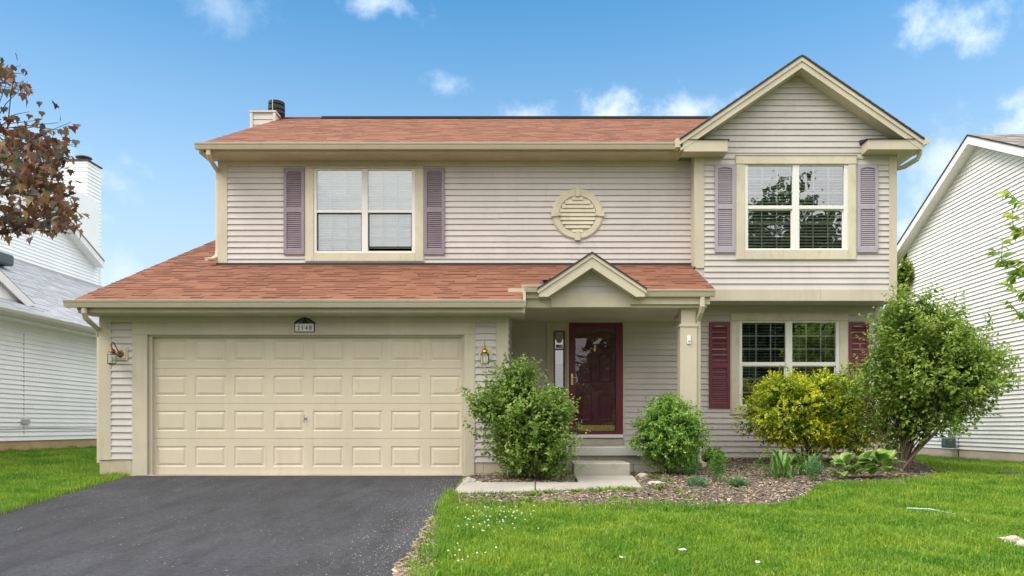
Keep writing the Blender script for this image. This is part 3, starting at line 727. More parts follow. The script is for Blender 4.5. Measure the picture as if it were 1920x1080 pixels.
m.hexa([(-5.79, ya, zr2(ya) - .19), (-5.765, ya, zr2(ya) - .19), (-5.765, yb, zr2(yb) - .19), (-5.79, yb, zr2(yb) - .19), (-5.79, ya, zr2(ya) - .02), (-5.765, ya, zr2(ya) - .02), (-5.765, yb, zr2(yb) - .02), (-5.79, yb, zr2(yb) - .02)]).obj('rake_board', M['trim'], H)

# gable roof of the bay
roof3 = roofpart('roof', 'steep gable roof over the bay with tan rake boards', (RX, 13.3, 7.0))
SL, ZA, HW = .687, 7.19, 2.115
def gable_slab(parent, cx, za, sl, hw, y0, y1, th, mat, lap=.03):
    m = MB()
    for sg in (-1, 1):
        x1 = cx + sg * hw; z1 = za - sl * hw
        m.prism([(cx, y0, za), (x1, y0, z1), (x1, y0, z1 - th), (cx, y0, za - th)], (0, y1 - y0, 0))
    return m.obj('roof_deck', mat, parent)
m = MB()
yR = 13.4 + (ZA - 5.755) / P2
for sg in (-1, 1):
    x1 = RX + sg * HW; z1 = ZA - SL * HW; y1e = 13.45
    for dz in (0, -.03):
        m.poly([(RX, 13.17, ZA + dz), (x1, 13.17, z1 + dz), (x1, y1e, z1 + dz), (RX, yR, ZA + dz)])
    m.poly([(RX, 13.17, ZA), (x1, 13.17, z1), (x1, 13.17, z1 - .03), (RX, 13.17, ZA - .03)])
m.obj('roof_deck', M['flash'], roof3)
# shingle lips along the gable's edge
m = MB()
for sg in (-1, 1):
    k = 0; L = math.hypot(HW, SL * HW)
    while k * .14 < L - .05:
        a = k * .14 / L; b = min(1, (k * .14 + .15) / L)
        xa, xb = RX + sg * HW * (1 - a), RX + sg * HW * (1 - b); zA_, zB_ = ZA - SL * HW * (1 - a), ZA - SL * HW * (1 - b)
        m.hexa([(xa, 13.165, zA_ + .002), (xb, 13.165, zB_ + .002), (xb, 13.9, zB_ + .002), (xa, 13.9, zA_ + .002), (xa, 13.165, zA_ + .018), (xb, 13.165, zB_ + .006), (xb, 13.9, zB_ + .006), (xa, 13.9, zA_ + .018)]); k += 1
m.obj('shingle_courses', M['shingle_brown'], roof3, kind='stuff')
def rake(parent, cx, sg, za, sl, hw, y0, y1, vert, mat, name='rake_board', cut=None):
    """board whose face shows between the roof edge and the soffit; plumb cut at the ridge"""
    x1 = cx + sg * hw; z1 = za - sl * hw
    pts = [(cx, y0, za), (x1, y0, z1), (x1, y0, z1 - vert), (cx, y0, za - vert)]
    if cut: pts = [(cx, y0, za), (x1, y0, z1), (x1, y0, z1 - cut), (x1 - sg * (vert - cut) / sl, y0, z1 - cut), (cx, y0, za - vert)]
    if sg > 0: pts = pts[::-1]
    return MB().prism(pts, (0, y1 - y0, 0)).obj(name, mat, parent)
for sg in (-1, 1):
    rake(roof3, RX, sg, ZA - .030, SL, HW - .02, 13.20, B_, .185, M['trim'], cut=.17)
    rake(roof3, RX, sg, ZA - .028, SL, HW, 13.182, 13.20, .075, M['trim'], 'rake_trim')
# eave returns
zt_, zb_ = Z(266, 13.2), Z(285, 13.2)
def eave_return(x0, x1, z0, z1):
    MB().box(x0, x1, 13.205, B_ + .0, z0, z1).obj('eave_return', M['trim'], roof3, bevel=.004)
    MB().prism([(x0 - .03, 13.18, z1 + .004), (x0 - .03, B_, z1 + .09), (x0 - .03, B_, z1 + .004)], (x1 - x0 + .06, 0, 0)).obj('return_cap', M['flash'], roof3)
eave_return(X(1282, 13.2), X(1365, 13.2), Z(284, 13.2), Z(262, 13.2)); eave_return(X(1628, 13.2), X(1731, 13.2), Z(280, 13.2), Z(261, 13.2))
MB().box(6.432, 6.74, B_ + .002, 20, 5.566, 5.62).obj('soffit', M['trim'], roof3)
MB().prism([(6.74, 13.17, 5.75), (6.86, 13.17, 5.75), (6.84, 13.17, 5.66), (6.74, 13.17, 5.63)], (0, 6, 0)).obj('gutter', M['gutter'], roof3)
MB().box(2.47, 2.585, 13.20, 13.42, 5.60, 5.75).obj('gutter', M['gutter'], roof3)

roof4 = roofpart('roof', 'small gable roof over the front door', (.908, 12.2, 3.2))
PX, PZA, PS = X(1110, 11.78), Z(472, 11.78), .665
m = MB()
for sg in (-1, 1):
    hw = .845; x1 = PX + sg * hw; z1 = PZA - PS * hw
    yv = lambda z: 11.33 + (z - 2.645) / PIT + .02
    for dz in (0, -.028): m.poly([(PX, 11.75, PZA + dz), (x1, 11.75, z1 + dz), (x1, yv(z1), z1 + dz), (PX, yv(PZA), PZA + dz)])
    m.poly([(PX, 11.75, PZA), (x1, 11.75, z1), (x1, 11.75, z1 - .028), (PX, 11.75, PZA - .028)])
    m.poly([(x1, 11.75, z1), (x1, yv(z1), z1), (x1, yv(z1), z1 - .03), (x1, 11.75, z1 - .03)])
m.obj('roof_deck', M['flash'], roof4)
for sg in (-1, 1):
    rake(roof4, PX, sg, PZA - .028, PS, .82, 11.78, 12.05, .215, M['trim'], cut=.12); rake(roof4, PX, sg, PZA - .026, PS, .84, 11.762, 11.78, .06, M['trim'], 'rake_trim')
gw = MB().poly([(PX - .8, 12.05, 2.84), (PX + .8, 12.05, 2.84), (PX, 12.05, 3.40)]).obj('gable_wall', M['siding'], roof4)
for k in range(5):      # boards of the small gable, third level of the tree: direct children of the roof part
    z0 = Z(549, 12.04) + k * E; z1 = min(z0 + E, 3.28); h0 = max(.02, (3.26 - z0) / PS); h1 = max(.005, (3.26 - z1) / PS)
    if h0 < .04: break
    mm = MB(); mm.v = [(PX - h0, 12.032, z0), (PX + h0, 12.032, z0), (PX + h1, 12.045, z1), (PX - h1, 12.045, z1), (PX - h0, 12.05, z0), (PX + h0, 12.05, z0)]; mm.f = [(0, 1, 2, 3), (4, 5, 1, 0)]
    mm.obj('siding_plank', M['siding'], roof4)
MB().box(X(1033, 12), X(1183, 12), 12.0, 12.03, Z(576, 12), Z(548.5, 12)).obj('header_board', M['trim'], roof4, bevel=.004)

# --- chimney
ch = MB().box(-6.30, -5.775, 17.06, 17.78, 2.0, 7.79).obj('chimney', M['siding'], H)
for k in range(9):
    z = 7.79 - .125 * (k + 1) - .03
    MB().hexa([(-6.27, 17.045, z), (-5.80, 17.045, z), (-5.80, 17.07, z), (-6.27, 17.07, z), (-6.27, 17.058, z + .123), (-5.80, 17.058, z + .123), (-5.80, 17.07, z + .123), (-6.27, 17.07, z + .123)]).hexa([(-5.79, 17.09, z), (-5.762, 17.09, z), (-5.762, 17.75, z), (-5.79, 17.75, z), (-5.79, 17.09, z + .123), (-5.773, 17.09, z + .123), (-5.773, 17.75, z + .123), (-5.79, 17.75, z + .123)]).obj('siding_plank', M['siding'], ch)
MB().box(-6.33, -6.27, 17.03, 17.08, 2, 7.78).box(-5.82, -5.76, 17.03, 17.10, 6, 7.78).obj('corner_board', M['siding'], ch)
MB().box(-6.34, -5.745, 17.02, 17.82, 7.785, 7.82).obj('chimney_cap', M['trim_old'], ch)
c = (X(518.7, 17.4), 17.40, 7.82)
fl = MB().lathe(c, [(.15, 0), (.15, .05), (.185, .05), (.185, .12), (.15, .125), (.15, .14), (.185, .145), (.185, .235), (.15, .24), (.15, .26), (.18, .265), (.18, .33), (.05, .345)], 20).obj('flue', M['black'], ch, smooth=True)
MB().box(c[0] - .035, c[0] - .02, c[1] - .195, c[1] - .18, 7.88, 8.16).obj('flue_strap', M['galv'], ch)

# --- windows
def muntins(m, x0, x1, z0, z1, y, cols, rows, w=.018):
    for i in range(1, cols): x = x0 + (x1 - x0) * i / cols; m.box(x - w / 2, x + w / 2, y - .004, y + .004, z0, z1)
    for j in range(1, rows): z = z0 + (z1 - z0) * j / rows; m.box(x0, x1, y - .0035, y + .0035, z - w / 2, z + w / 2)
def window(label, d, casing, frame, cols, rail, blind, hdr=None, open_gap=0):
    """casing/frame/cols/rail in photo pixels on the wall plane d"""
    px, pz = (lambda p: X(p, d)), (lambda p: Z(p, d))
    cx0, cx1, cz0, cz1 = px(casing[0]), px(casing[1]), pz(casing[3]), pz(casing[2]); fx0, fx1, fz0, fz1 = px(frame[0]), px(frame[1]), pz(frame[3]), pz(frame[2])
    W = thing('window', label, None, ((cx0 + cx1) / 2, d, cz0), parent=H)
    t = .038; o = lambda name, a, b, c_, e: MB().box(a, b, d - t, d + .03, c_, e).obj(name, M['trim_old'], W, bevel=.005)
    o('casing', cx0, fx0, cz0, fz1 + .0); o('casing', fx1, cx1, cz0, fz1 + .0); o('casing', fx0 + .001, fx1 - .001, cz0, fz0)
    MB().box(cx0 - .01, cx1 + .01, d - t - .008, d + .03, fz1 + .001, cz1).obj('casing', M['trim_old'], W, bevel=.005)
    MB().box(cx0 - .02, cx1 + .02, d - t - .02, d, cz1, cz1 + .012).box(cx0 - .018, cx0, d - .025, d, cz0, cz1).box(cx1, cx1 + .018, d - .025, d, cz0, cz1).box(cx0 - .018, cx1 + .018, d - .025, d, cz0 - .014, cz0 - .001).obj('siding_channel', M['siding'], W)
    fm = MB(); y0, y1 = d - .020, d + .07
    (pa, pb), (pc, pd) = cols
    A, B, C, D = px(pa), px(pb), px(pc), px(pd); ru, rd = pz(rail[0]), pz(rail[1]); zt, zb = pz(rail[2]), pz(rail[3])
    fm.box(fx0, A, y0, y1, fz0, fz1).box(D, fx1, y0, y1, fz0, fz1).box(B, C, y0 + .002, y1, fz0, fz1).box(A, B, y0 + .004, y1, zt, fz1).box(C, D, y0 + .004, y1, zt, fz1).box(A, B, y0 + .004, y1, fz0, zb).box(C, D, y0 + .004, y1, fz0, zb)
    fm.box(A, B, d - .01, d + .04, rd, ru).box(C, D, d - .01, d + .04, rd, ru)
    fm.obj('window_frame', M['vinyl_white'], W, bevel=.003)
    for (a, b) in ((A, B), (C, D)):
        for (lo, hi, yy) in ((ru, zt, d + .012), (zb, rd, d + .034)):
            if lo == zb and open_gap and a == C: lo = lo + .075
            if yy > d + .03:
                g = MB().box(a, a + .018, yy - .012, yy + .02, lo, hi).box(b - .018, b, yy - .012, yy + .02, lo, hi).box(a + .018, b - .018, yy - .012, yy + .02, lo, lo + .016).box(a + .018, b - .018, yy - .013, yy + .02, hi - .018, hi).obj('lower_sash', M['black'] if open_gap else M['vinyl_white'], W)
            MB().poly([(a, yy, lo), (b, yy, lo), (b, yy, hi), (a, yy, hi)]).obj('pane', M['glass'], W)
            mm = MB(); muntins(mm, a, b, lo, hi, yy + .012, 3, 3); mm.obj('grille', M['vinyl_white'] if blind != 'closed' else M['siding'], W)
    # room behind
    rm = MB(); D2 = 1.6; e = .012
    rx0, rx1, rz0, rz1 = fx0 + e, fx1 - e, fz0 + e, fz1 - e; yf = d + .075
    rm.poly([(rx0, d + D2, rz0), (rx1, d + D2, rz0), (rx1, d + D2, rz1), (rx0, d + D2, rz1)]).poly([(rx0, yf, rz0), (rx0, d + D2, rz0), (rx0, d + D2, rz1), (rx0, yf, rz1)]).poly([(rx1, yf, rz0), (rx1, d + D2, rz0), (rx1, d + D2, rz1), (rx1, yf, rz1)])
    rm.poly([(rx0, yf, rz0), (rx1, yf, rz0), (rx1, d + D2, rz0), (rx0, d + D2, rz0)]).poly([(rx0, yf, rz1), (rx1, yf, rz1), (rx1, d + D2, rz1), (rx0, d + D2, rz1)])
    rm.obj('room', M['roomwall'], W)
    e = .055 if blind != 'closed' else .045
    for k_, (a, b) in enumerate(((A, B), (C, D))):
        w = b - a + .02; sm = MB()
        if blind == 'open': sm.hexa([(-w / 2, -.020, -.014), (w / 2, -.020, -.014), (w / 2, .020, .014), (-w / 2, .020, .014), (-w / 2, -.020, -.011), (w / 2, -.020, -.011), (w / 2, .020, .017), (-w / 2, .020, .017)])
        elif blind == 'flat': sm.hexa([(-w / 2, -.024, -.003), (w / 2, -.024, -.003), (w / 2, .024, .004), (-w / 2, .024, .004), (-w / 2, -.024, 0), (w / 2, -.024, 0), (w / 2, .024, .007), (-w / 2, .024, .007)])
        else: sm.hexa([(-w / 2, -.010, -.023), (w / 2, -.010, -.023), (w / 2, .010, .023), (-w / 2, .010, .023), (-w / 2, -.013, -.022), (w / 2, -.013, -.022), (w / 2, .007, .024), (-w / 2, .007, .024)])
        ms = sm.mesh('blind_slat', M['blind_dim'] if blind != 'closed' else M['blind']); z = zt - .02; bot = zb + (open_gap if k_ == 1 else .0)
        while z > bot + .02:
            inst('blind_slat', ms, W, ((a + b) / 2, d + .11, z)); z -= e
        MB().box((a + b) / 2 - w / 2, (a + b) / 2 + w / 2, d + .09, d + .13, zt - .01, zt + .03).obj('blind_headrail', M['blind'], W)
        for fx in (.2, .8):
            MB().tube([(a + (b - a) * fx, d + .084, zt), (a + (b - a) * fx, d + .084, bot + .02)], .0022, 5).obj('blind_cord', M['blind'], W)
    return W
window('pair of white sash windows with closed white blinds over the garage', U_, (574, 794, 315, 490.5), (589, 779, 317, 474.5), ((594, 678.5), (690, 772.5)), (394, 399, 319, 471), 'closed', open_gap=.075)
window('pair of sash windows with open slatted blinds in the gabled bay', B_, (1380, 1603.5, 293, 487), (1395.4, 1589, 309, 469), ((1401.6, 1485.5), (1498, 1582)), (385.5, 392, 311, 467), 'open')
window('pair of dark sash windows half hidden by the yellow shrub', L_, (1370, 1588.5, 588, 777), (1385.5, 1573.5, 602, 763), ((1391, 1472.7), (1485, 1567)), (679, 686, 605, 760), 'flat')

# --- shutters
def shutter(label, d, x0, x1, y0, y1, mat, mid, arch=True):
    a, b, z0, z1 = X(x0, d), X(x1, d), Z(y1, d), Z(y0, d); w = b - a; st = .055; zm = Z(mid, d); t0 = d - .042; t1 = d - .012
    sh = MB(); sh.box(a, a + st, t0, t1, z0, z1).box(b - st, b, t0, t1, z0, z1).box(a + st, b - st, t0, t1, z0, z0 + .10).box(a + st, b - st, t0, t1, zm - .04, zm + .04)
    top = z1 - .085; n = 8      # arched top rail
    for i in range(n):
        f0, f1 = i / n, (i + 1) / n; xa, xb = a + st + (w - 2 * st) * f0, a + st + (w - 2 * st) * f1
        ha, hb = top + .028 * (1 - (2 * f0 - 1) ** 2), top + .028 * (1 - (2 * f1 - 1) ** 2)
        sh.hexa([(xa, t0, ha), (xb, t0, hb), (xb, t1, hb), (xa, t1, ha), (xa, t0, z1), (xb, t0, z1), (xb, t1, z1), (xa, t1, z1)])
    sh.box(a + .01, b - .01, t1, d - .004, z0 + .01, z1 - .01)
    o = sh.obj('shutter', M[mat], H, org=((a + b) / 2, d, z0), label=label)
    lw = w - 2 * st + .004; ms = MB().hexa([(-lw / 2, -.012, -.018), (lw / 2, -.012, -.018), (lw / 2, -.006, -.018), (-lw / 2, -.006, -.018), (-lw / 2, .008, .014), (lw / 2, .008, .014), (lw / 2, .014, .014), (-lw / 2, .014, .014)]).mesh('louver', M[mat])
    for (lo, hi) in ((z0 + .10, zm - .04), (zm + .04, top + .015)):
        n = max(1, round((hi - lo) / .0345))
        for k in range(n): inst('louver', ms, o, ((a + b) / 2, t1 - .012, lo + (k + .5) * (hi - lo) / n))
    for (sx, sz) in ((a + .02, z1 - .03), (b - .02, z1 - .03), (a + .02, z0 + .03), (b - .02, z0 + .03), (a + .02, zm), (b - .02, zm)):
        MB().lathe((sx, t0 - .003, sz), [(.002, 0), (.007, .002), (.007, .004)], 8, 'y').obj('screw', M['maroon_shutter'], o)
shutter('faded mauve shutter beside the window over the garage, nearer the downspout', U_, 533, 571.5, 316, 478, 'mauve', 395)
shutter('faded mauve shutter between the garage window and the round vent', U_, 795.5, 834, 316, 478, 'mauve', 395)
shutter('pale mauve shutter of the bay nearer the round vent', B_, 1339.5, 1377.5, 309, 474, 'mauve_pale', 389)
shutter('pale mauve shutter at the outer corner of the bay', B_, 1606, 1645, 309, 474, 'mauve_pale', 389)
shutter('dark maroon shutter beside the porch post', L_, 1329, 1368, 604.5, 765, 'maroon_shutter', 686)
shutter('dark maroon shutter half hidden by the tall shrub', L_, 1590, 1628, 604.5, 765, 'maroon_shutter', 686)

# --- round vent
vx, vz, d = X(1083, U_), Z(402.5, U_), U_
ro, ri = 48 / F * U_, 35 / F * U_
vt = MB(); n = 48
for k in range(n):
    t0, t1 = 2 * math.pi * k / n, 2 * math.pi * (k + 1) / n
    P = lambda r, t, y: (vx + r * math.cos(t), y, vz + r * math.sin(t))
    yo, yi = d - .022, d - .045
    vt.poly([P(ro, t0, yo), P(ro, t1, yo), P(ro - .03, t1, yi), P(ro - .03, t0, yi)]); vt.poly([P(ro - .03, t0, yi), P(ro - .03, t1, yi), P(ri, t1, yi + .006), P(ri, t0, yi + .006)]); vt.poly([P(ri, t0, yi + .006), P(ri, t1, yi + .006), P(ri - .008, t1, d - .01), P(ri - .008, t0, d - .01)])
    vt.poly([P(ro, t1, yo), P(ro, t0, yo), P(ro, t0, d), P(ro, t1, d)]); vt.poly([(vx, d - .016, vz), P(ri, t0, d - .016), P(ri, t1, d - .016)])
vent = vt.obj('round_vent', M['trim_old'], H, org=(vx, d, vz), label='round cream gable vent with four keystones')
for q in range(4):
    t = math.pi / 2 * q; ca, sa = math.cos(t), math.sin(t)
    def P(r, s_, y): return (vx + r * ca - s_ * sa, y, vz + r * sa + s_ * ca)
    MB().hexa([P(ri - .02, -.036, d - .02), P(ri - .02, .036, d - .02), P(ro + .012, .055, d - .02), P(ro + .012, -.055, d - .02), P(ri - .02, -.030, d - .068), P(ri - .02, .030, d - .068), P(ro + .012, .049, d - .068), P(ro + .012, -.049, d - .068)]).obj('keystone', M['trim_old'], vent)
nl = 9; ss = 2 * (ri - .01) / nl
for k in range(nl):
    z = vz - ri + .01 + k * ss; zc_ = z + ss / 2 - vz; h = math.sqrt(max(.001, (ri - .006) ** 2 - (abs(zc_) + ss * .35) ** 2))
    MB().hexa([(vx - h, d - .046, z), (vx + h, d - .046, z), (vx + h, d - .018, z + .004), (vx - h, d - .018, z + .004), (vx - h, d - .026, z + ss * .95), (vx + h, d - .026, z + ss * .95), (vx + h, d - .016, z + ss * .95), (vx - h, d - .016, z + ss * .95)]).obj('vent_slat', M['trim_old'], vent)

# --- garage door
GD = thing('garage_door', 'closed cream sectional garage door with raised panels', None, (X(574, G_), G_ + .1, 0), parent=H)
yd = G_ + .085; gd = G_ + .09
x0, x1 = X(279, G_) , X(871, G_)
edges = [Z(889.5, gd), Z(822, gd), Z(756.3, gd), Z(690.5, gd), Z(627, gd)]
pw = (x1 - x0) / 8
def raised(w, h):
    m = MB(); rings = [(0, 0), (.014, .010), (.022, .010), (.055, -.001)]
    b = 0
    for (i, dp) in rings:
        m.v += [(-w / 2 + i, dp, -h / 2 + i), (w / 2 - i, dp, -h / 2 + i), (w / 2 - i, dp, h / 2 - i), (-w / 2 + i, dp, h / 2 - i)]
    for r in range(3):
        for k in range(4): m.f.append((r * 4 + k, r * 4 + (k + 1) % 4, r * 4 + 4 + (k + 1) % 4, r * 4 + 4 + k))
    m.f.append((12, 13, 14, 15)); return m
pwid, ph = .475, .315
mp = raised(pwid, ph).mesh('raised_panel', M['door_tan'])
for r in range(4):
    zlo, zhi = edges[r] + .002, edges[r + 1] - .002; zc_ = (zlo + zhi) / 2
    if r == 3: zc_ = (zlo + (zlo + .541)) / 2
    sec = MB(); zl, zh = zc_ - ph / 2, zc_ + ph / 2
    sec.poly([(x0, yd, zlo), (x1, yd, zlo), (x1, yd, zl), (x0, yd, zl)]); sec.poly([(x0, yd, zh), (x1, yd, zh), (x1, yd, zhi), (x0, yd, zhi)])
    xs = [x0] + [v for c_ in range(8) for v in (x0 + (c_ + .5) * pw - pwid / 2, x0 + (c_ + .5) * pw + pwid / 2)] + [x1]
    for i in range(0, len(xs), 2): sec.poly([(xs[i], yd, zl), (xs[i + 1], yd, zl), (xs[i + 1], yd, zh), (xs[i], yd, zh)])
    sec.poly([(x0, yd, zhi), (x1, yd, zhi), (x1, yd + .045, zhi + .002), (x0, yd + .045, zhi + .002)]); sec.poly([(x0, yd + .045, zlo - .002), (x1, yd + .045, zlo - .002), (x1, yd, zlo), (x0, yd, zlo)])
    sec.box(x0, x1, yd + .04, yd + .05, zlo - .004, zhi + .004)
    sec.obj('door_section', M['door_tan'], GD)
    for c_ in range(8): inst('raised_panel', mp, GD, (x0 + (c_ + .5) * pw, yd, zc_))
MB().lathe((X(573.5, gd), yd - .03, Z(784, gd)), [(.012, 0), (.018, .006), (.02, .03)], 12, 'y').box(X(571.5, gd) - .006, X(571.5, gd) + .006, yd - .045, yd - .03, Z(792, gd), Z(778, gd)).obj('lock_handle', M['chrome'], GD, bevel=.003)
MB().box(x0 - .02, x1 + .02, G_ - .03, G_ + .25, -.10, Z(890.5, G_)).obj('door_sill', M['white_stone'], H, bevel=.012)
MB().box(x0 + .02, x1 - .02, yd + .001, yd + .03, Z(891, gd), edges[0]).obj('weather_seal', M['galv'], GD)

# --- front door
dx, dz = (lambda p: X(p, L_)), (lambda p: Z(p, L_))
FD = thing('front_door', 'maroon front door behind a full-glass storm door', None, (dx(1117), L_, dz(821)), parent=H)
# surround
sr = MB(); y0, y1 = L_ - .035, L_ + .10
for (a, b, c_, e) in ((1025, 1034.5, 599, 836), (1062, 1066.5, 605, 836), (1167.5, 1171.5, 605, 836), (1034.5, 1171.5, 599, 605)): sr.box(dx(a), dx(b), y0 - .002, y1, dz(e), dz(c_))
sr.box(dx(1034.5), dx(1062), y0 + .02, y1, dz(620), dz(605)); sr.box(dx(1034.5), dx(1038), y0 + .02, y1, dz(836), dz(620)).box(dx(1059), dx(1062), y0 + .02, y1, dz(836), dz(620))
sr.box(dx(1066.5), dx(1167.5), y0 + .01, y1, dz(838), dz(822)); sr.box(dx(1038), dx(1059), y0 + .02, y1, dz(836), dz(815))
sr.obj('door_surround', M['trim'], FD, bevel=.004)
MB().box(dx(1066.5), dx(1167.5), L_ - .07, L_ + .05, dz(821), dz(814.5)).obj('threshold', M['white_left'], FD, bevel=.004)
sf = MB(); ya, yb = L_ - .030, L_ + .012
sf.box(dx(1066.8), dx(1079), ya, yb, dz(814), dz(605.3)).box(dx(1154.5), dx(1167.2), ya, yb, dz(814), dz(605.3)).box(dx(1079), dx(1154.5), ya, yb, dz(615), dz(605.3)).box(dx(1079), dx(1154.5), ya, yb, dz(814), dz(808.5))
sf.obj('storm_door_frame', M['maroon'], FD, bevel=.006)
MB().poly([(dx(1079), L_ - .01, dz(808.5)), (dx(1154.5), L_ - .01, dz(808.5)), (dx(1154.5), L_ - .01, dz(615)), (dx(1079), L_ - .01, dz(615))]).obj('pane', M['glass_clear'], FD)
yi = L_ + .055
inn = MB().box(dx(1066), dx(1168), yi, yi + .05, dz(815), dz(605)).obj('door_leaf', M['maroon'], FD)
for (a, b, c_, e) in ((1087, 1109, 664, 716), (1124, 1146, 664, 716), (1087, 1110, 738, 790), (1123, 1147, 738, 790), (1087, 1109, 622, 652), (1124, 1146, 622, 652)):
    w, h = dx(b) - dx(a), dz(c_) - dz(e); pm = raised(w, h)
    for k in range(4): pm.v[k] = (pm.v[k][0], -.012, pm.v[k][2])
    pm.v = [((dx(a) + dx(b)) / 2 + x, yi - .001 + min(y, -.001) - (.004 if y > 0 else 0), (dz(c_) + dz(e)) / 2 + z) for x, y, z in pm.v]
    pm.obj('door_panel', M['maroon'], FD)
MB().box(dx(1083), dx(1153), yi - .004, yi + .01, dz(808), dz(797)).obj('kick_plate', M['brass'], FD)
MB().lathe((dx(1115.5), yi - .03, dz(654)), [(.02, 0), (.045, .012), (.05, .03)], 14, 'y').box(dx(1115.5) - .012, dx(1115.5) + .012, yi - .04, yi, dz(658), dz(647)).lathe((dx(1115.5), yi - .04, dz(659)), [(.012, 0), (.022, .01), (.012, .03)], 10, 'y').obj('knocker', M['brass'], FD, smooth=True)
MB().box(dx(1070.5), dx(1074.5), ya - .012, ya, dz(722), dz(701)).tube([(dx(1072.5), ya - .01, dz(708)), (dx(1072.5), ya - .05, dz(708)), (dx(1079), ya - .055, dz(709))], .008, 8).lathe((dx(1072.5), ya - .03, dz(716)), [(.008, 0), (.011, .01), (.011, .02)], 10, 'y').obj('door_handle', M['brass'], FD, bevel=.002)
# sidelight
SLt = thing('sidelight', 'narrow sidelight window with stickers beside the front door', None, (dx(1048), L_, dz(821)), parent=H)
sm = MB(); ya = L_ + .0; yb = L_ + .06
sm.box(dx(1038), dx(1041), ya, yb, dz(815), dz(620)).box(dx(1056), dx(1059), ya, yb, dz(815), dz(620)).box(dx(1041), dx(1056), ya, yb, dz(622.5), dz(620)).box(dx(1041), dx(1056), ya, yb, dz(815), dz(811)).box(dx(1041), dx(1056), ya + .005, yb, dz(656), dz(654)).obj('sidelight_frame', M['maroon'], SLt)
MB().poly([(dx(1041), ya + .03, dz(811)), (dx(1056), ya + .03, dz(811)), (dx(1056), ya + .03, dz(622)), (dx(1041), ya + .03, dz(622))]).obj('pane', M['glass'], SLt)
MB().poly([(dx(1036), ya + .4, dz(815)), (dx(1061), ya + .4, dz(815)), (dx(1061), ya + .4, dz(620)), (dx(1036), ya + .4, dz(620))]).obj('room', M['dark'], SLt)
MB().poly([(dx(1041.3), ya + .045, dz(653)), (dx(1055.8), ya + .045, dz(653)), (dx(1055.8), ya + .045, dz(622.5)), (dx(1041.3), ya + .045, dz(622.5))]).obj('notice_card', M['foil'], SLt)
MB().poly([(dx(1041.3), ya + .06, dz(682)), (dx(1055.8), ya + .06, dz(682)), (dx(1055.8), ya + .06, dz(657)), (dx(1041.3), ya + .06, dz(657))]).obj('notice_card', M['foil'], SLt)
cx, cz_ = dx(1048.4), dz(637.5); M['seal'] = paint('seal_brown', (.16, .13, .11), .6, .1, bumps=0); M['seal2'] = paint('seal_tan', (.42, .37, .30), .6, .1, bumps=0)
MB().lathe((cx, ya + .026, cz_), [(.054, 0), (.054, .002)], 24, 'y').obj('round_sticker', M['seal'], SLt); MB().lathe((cx, ya + .024, cz_), [(.040, 0), (.040, .0015)], 24, 'y').obj('round_sticker', M['seal2'], SLt)
st = MB(); pts = []
for k in range(10): r_ = .026 if k % 2 == 0 else .012; pts.append((cx + r_ * math.sin(k * math.pi / 5), ya + .022, cz_ + r_ * math.cos(k * math.pi / 5)))
st.poly(pts).obj('round_sticker', M['seal'], SLt)
M['flag_red'] = paint('flag_red', (.45, .05, .06), .6, .05, bumps=0); M['flag_blue'] = paint('flag_blue', (.03, .05, .18), .6, .05, bumps=0)
fa, fb, fc, fd = dx(1042.3), dx(1055), dz(653), dz(646)
rs = MB(); ws = MB()
for k in range(13):
    h0, h1 = fc + (fd - fc) * k / 13, fc + (fd - fc) * (k + 1) / 13
    (rs if k % 2 == 0 else ws).poly([(fa, ya + .024, h0), (fb, ya + .024, h0), (fb, ya + .024, h1), (fa, ya + .024, h1)])
rs.obj('flag_sticker', M['flag_red'], SLt); ws.obj('flag_sticker', M['foil'], SLt)
MB().poly([(fa, ya + .021, fc + (fd - fc) * 6 / 13), (fa + (fb - fa) * .4, ya + .021, fc + (fd - fc) * 6 / 13), (fa + (fb - fa) * .4, ya + .021, fd), (fa, ya + .021, fd)]).obj('flag_sticker', M['flag_blue'], SLt)

# --- downspouts
def spout(path, label, sq=(.9, .7), r=.045): return MB().tube(path, r, 8, sq=sq).obj('downspout', M['spout'], H, label=label)
yg = 13.36
spout([(X(391, yg), yg, Z(279, yg)), (X(391, yg), yg, Z(289, yg)), (X(394, 13.45), 13.45, Z(299, 13.45)), (X(406, 13.8), 13.86, Z(320, 13.8)), (-5.75, 13.9, 5.25), (-5.75, 13.9, 4.0), (-5.755, 13.88, 3.86), (-5.79, 13.74, 3.78), (-5.83, 13.60, 3.75)], 'downspout at the outer corner of the upper floor')
yg = 11.34
spout([(X(158, yg), yg, Z(573, yg)), (X(158, yg), yg, Z(586, yg)), (X(161, 11.4), 11.4, Z(597, 11.4)), (X(182, 11.75), 11.78, Z(617, 11.75)), (-6.745, 11.86, 2.15), (-6.745, 11.86, .2)], 'downspout at the outer corner of the garage')
yg = 11.95
spout([(X(1317, yg), yg, Z(556, yg)), (X(1317, yg), yg, Z(574, yg)), (X(1315, 12.0), 12.0, Z(584, 12.0)), (X(1309, 12.12), 12.14, Z(600, 12.1)), (2.625, 12.16, 2.32), (2.625, 12.16, .32), (2.63, 12.10, .2), (2.68, 11.95, .16)], 'long downspout beside the porch post')
yg = 13.4
spout([(6.79, yg, 5.66), (6.79, yg, 5.56), (6.76, yg + .02, 5.47), (6.62, 13.62, 5.40), (6.48, 13.68, 5.37), (6.47, 13.7, 5.2), (6.47, 13.7, 3.1), (6.47, 14.2, 2.6), (6.47, 14.2, .2)], 'downspout at the outer corner of the bay')
MB().box(X(962, L_), X(968, L_), L_ - .03, L_, .5, 2.6).obj('corner_board', M['siding'], H)

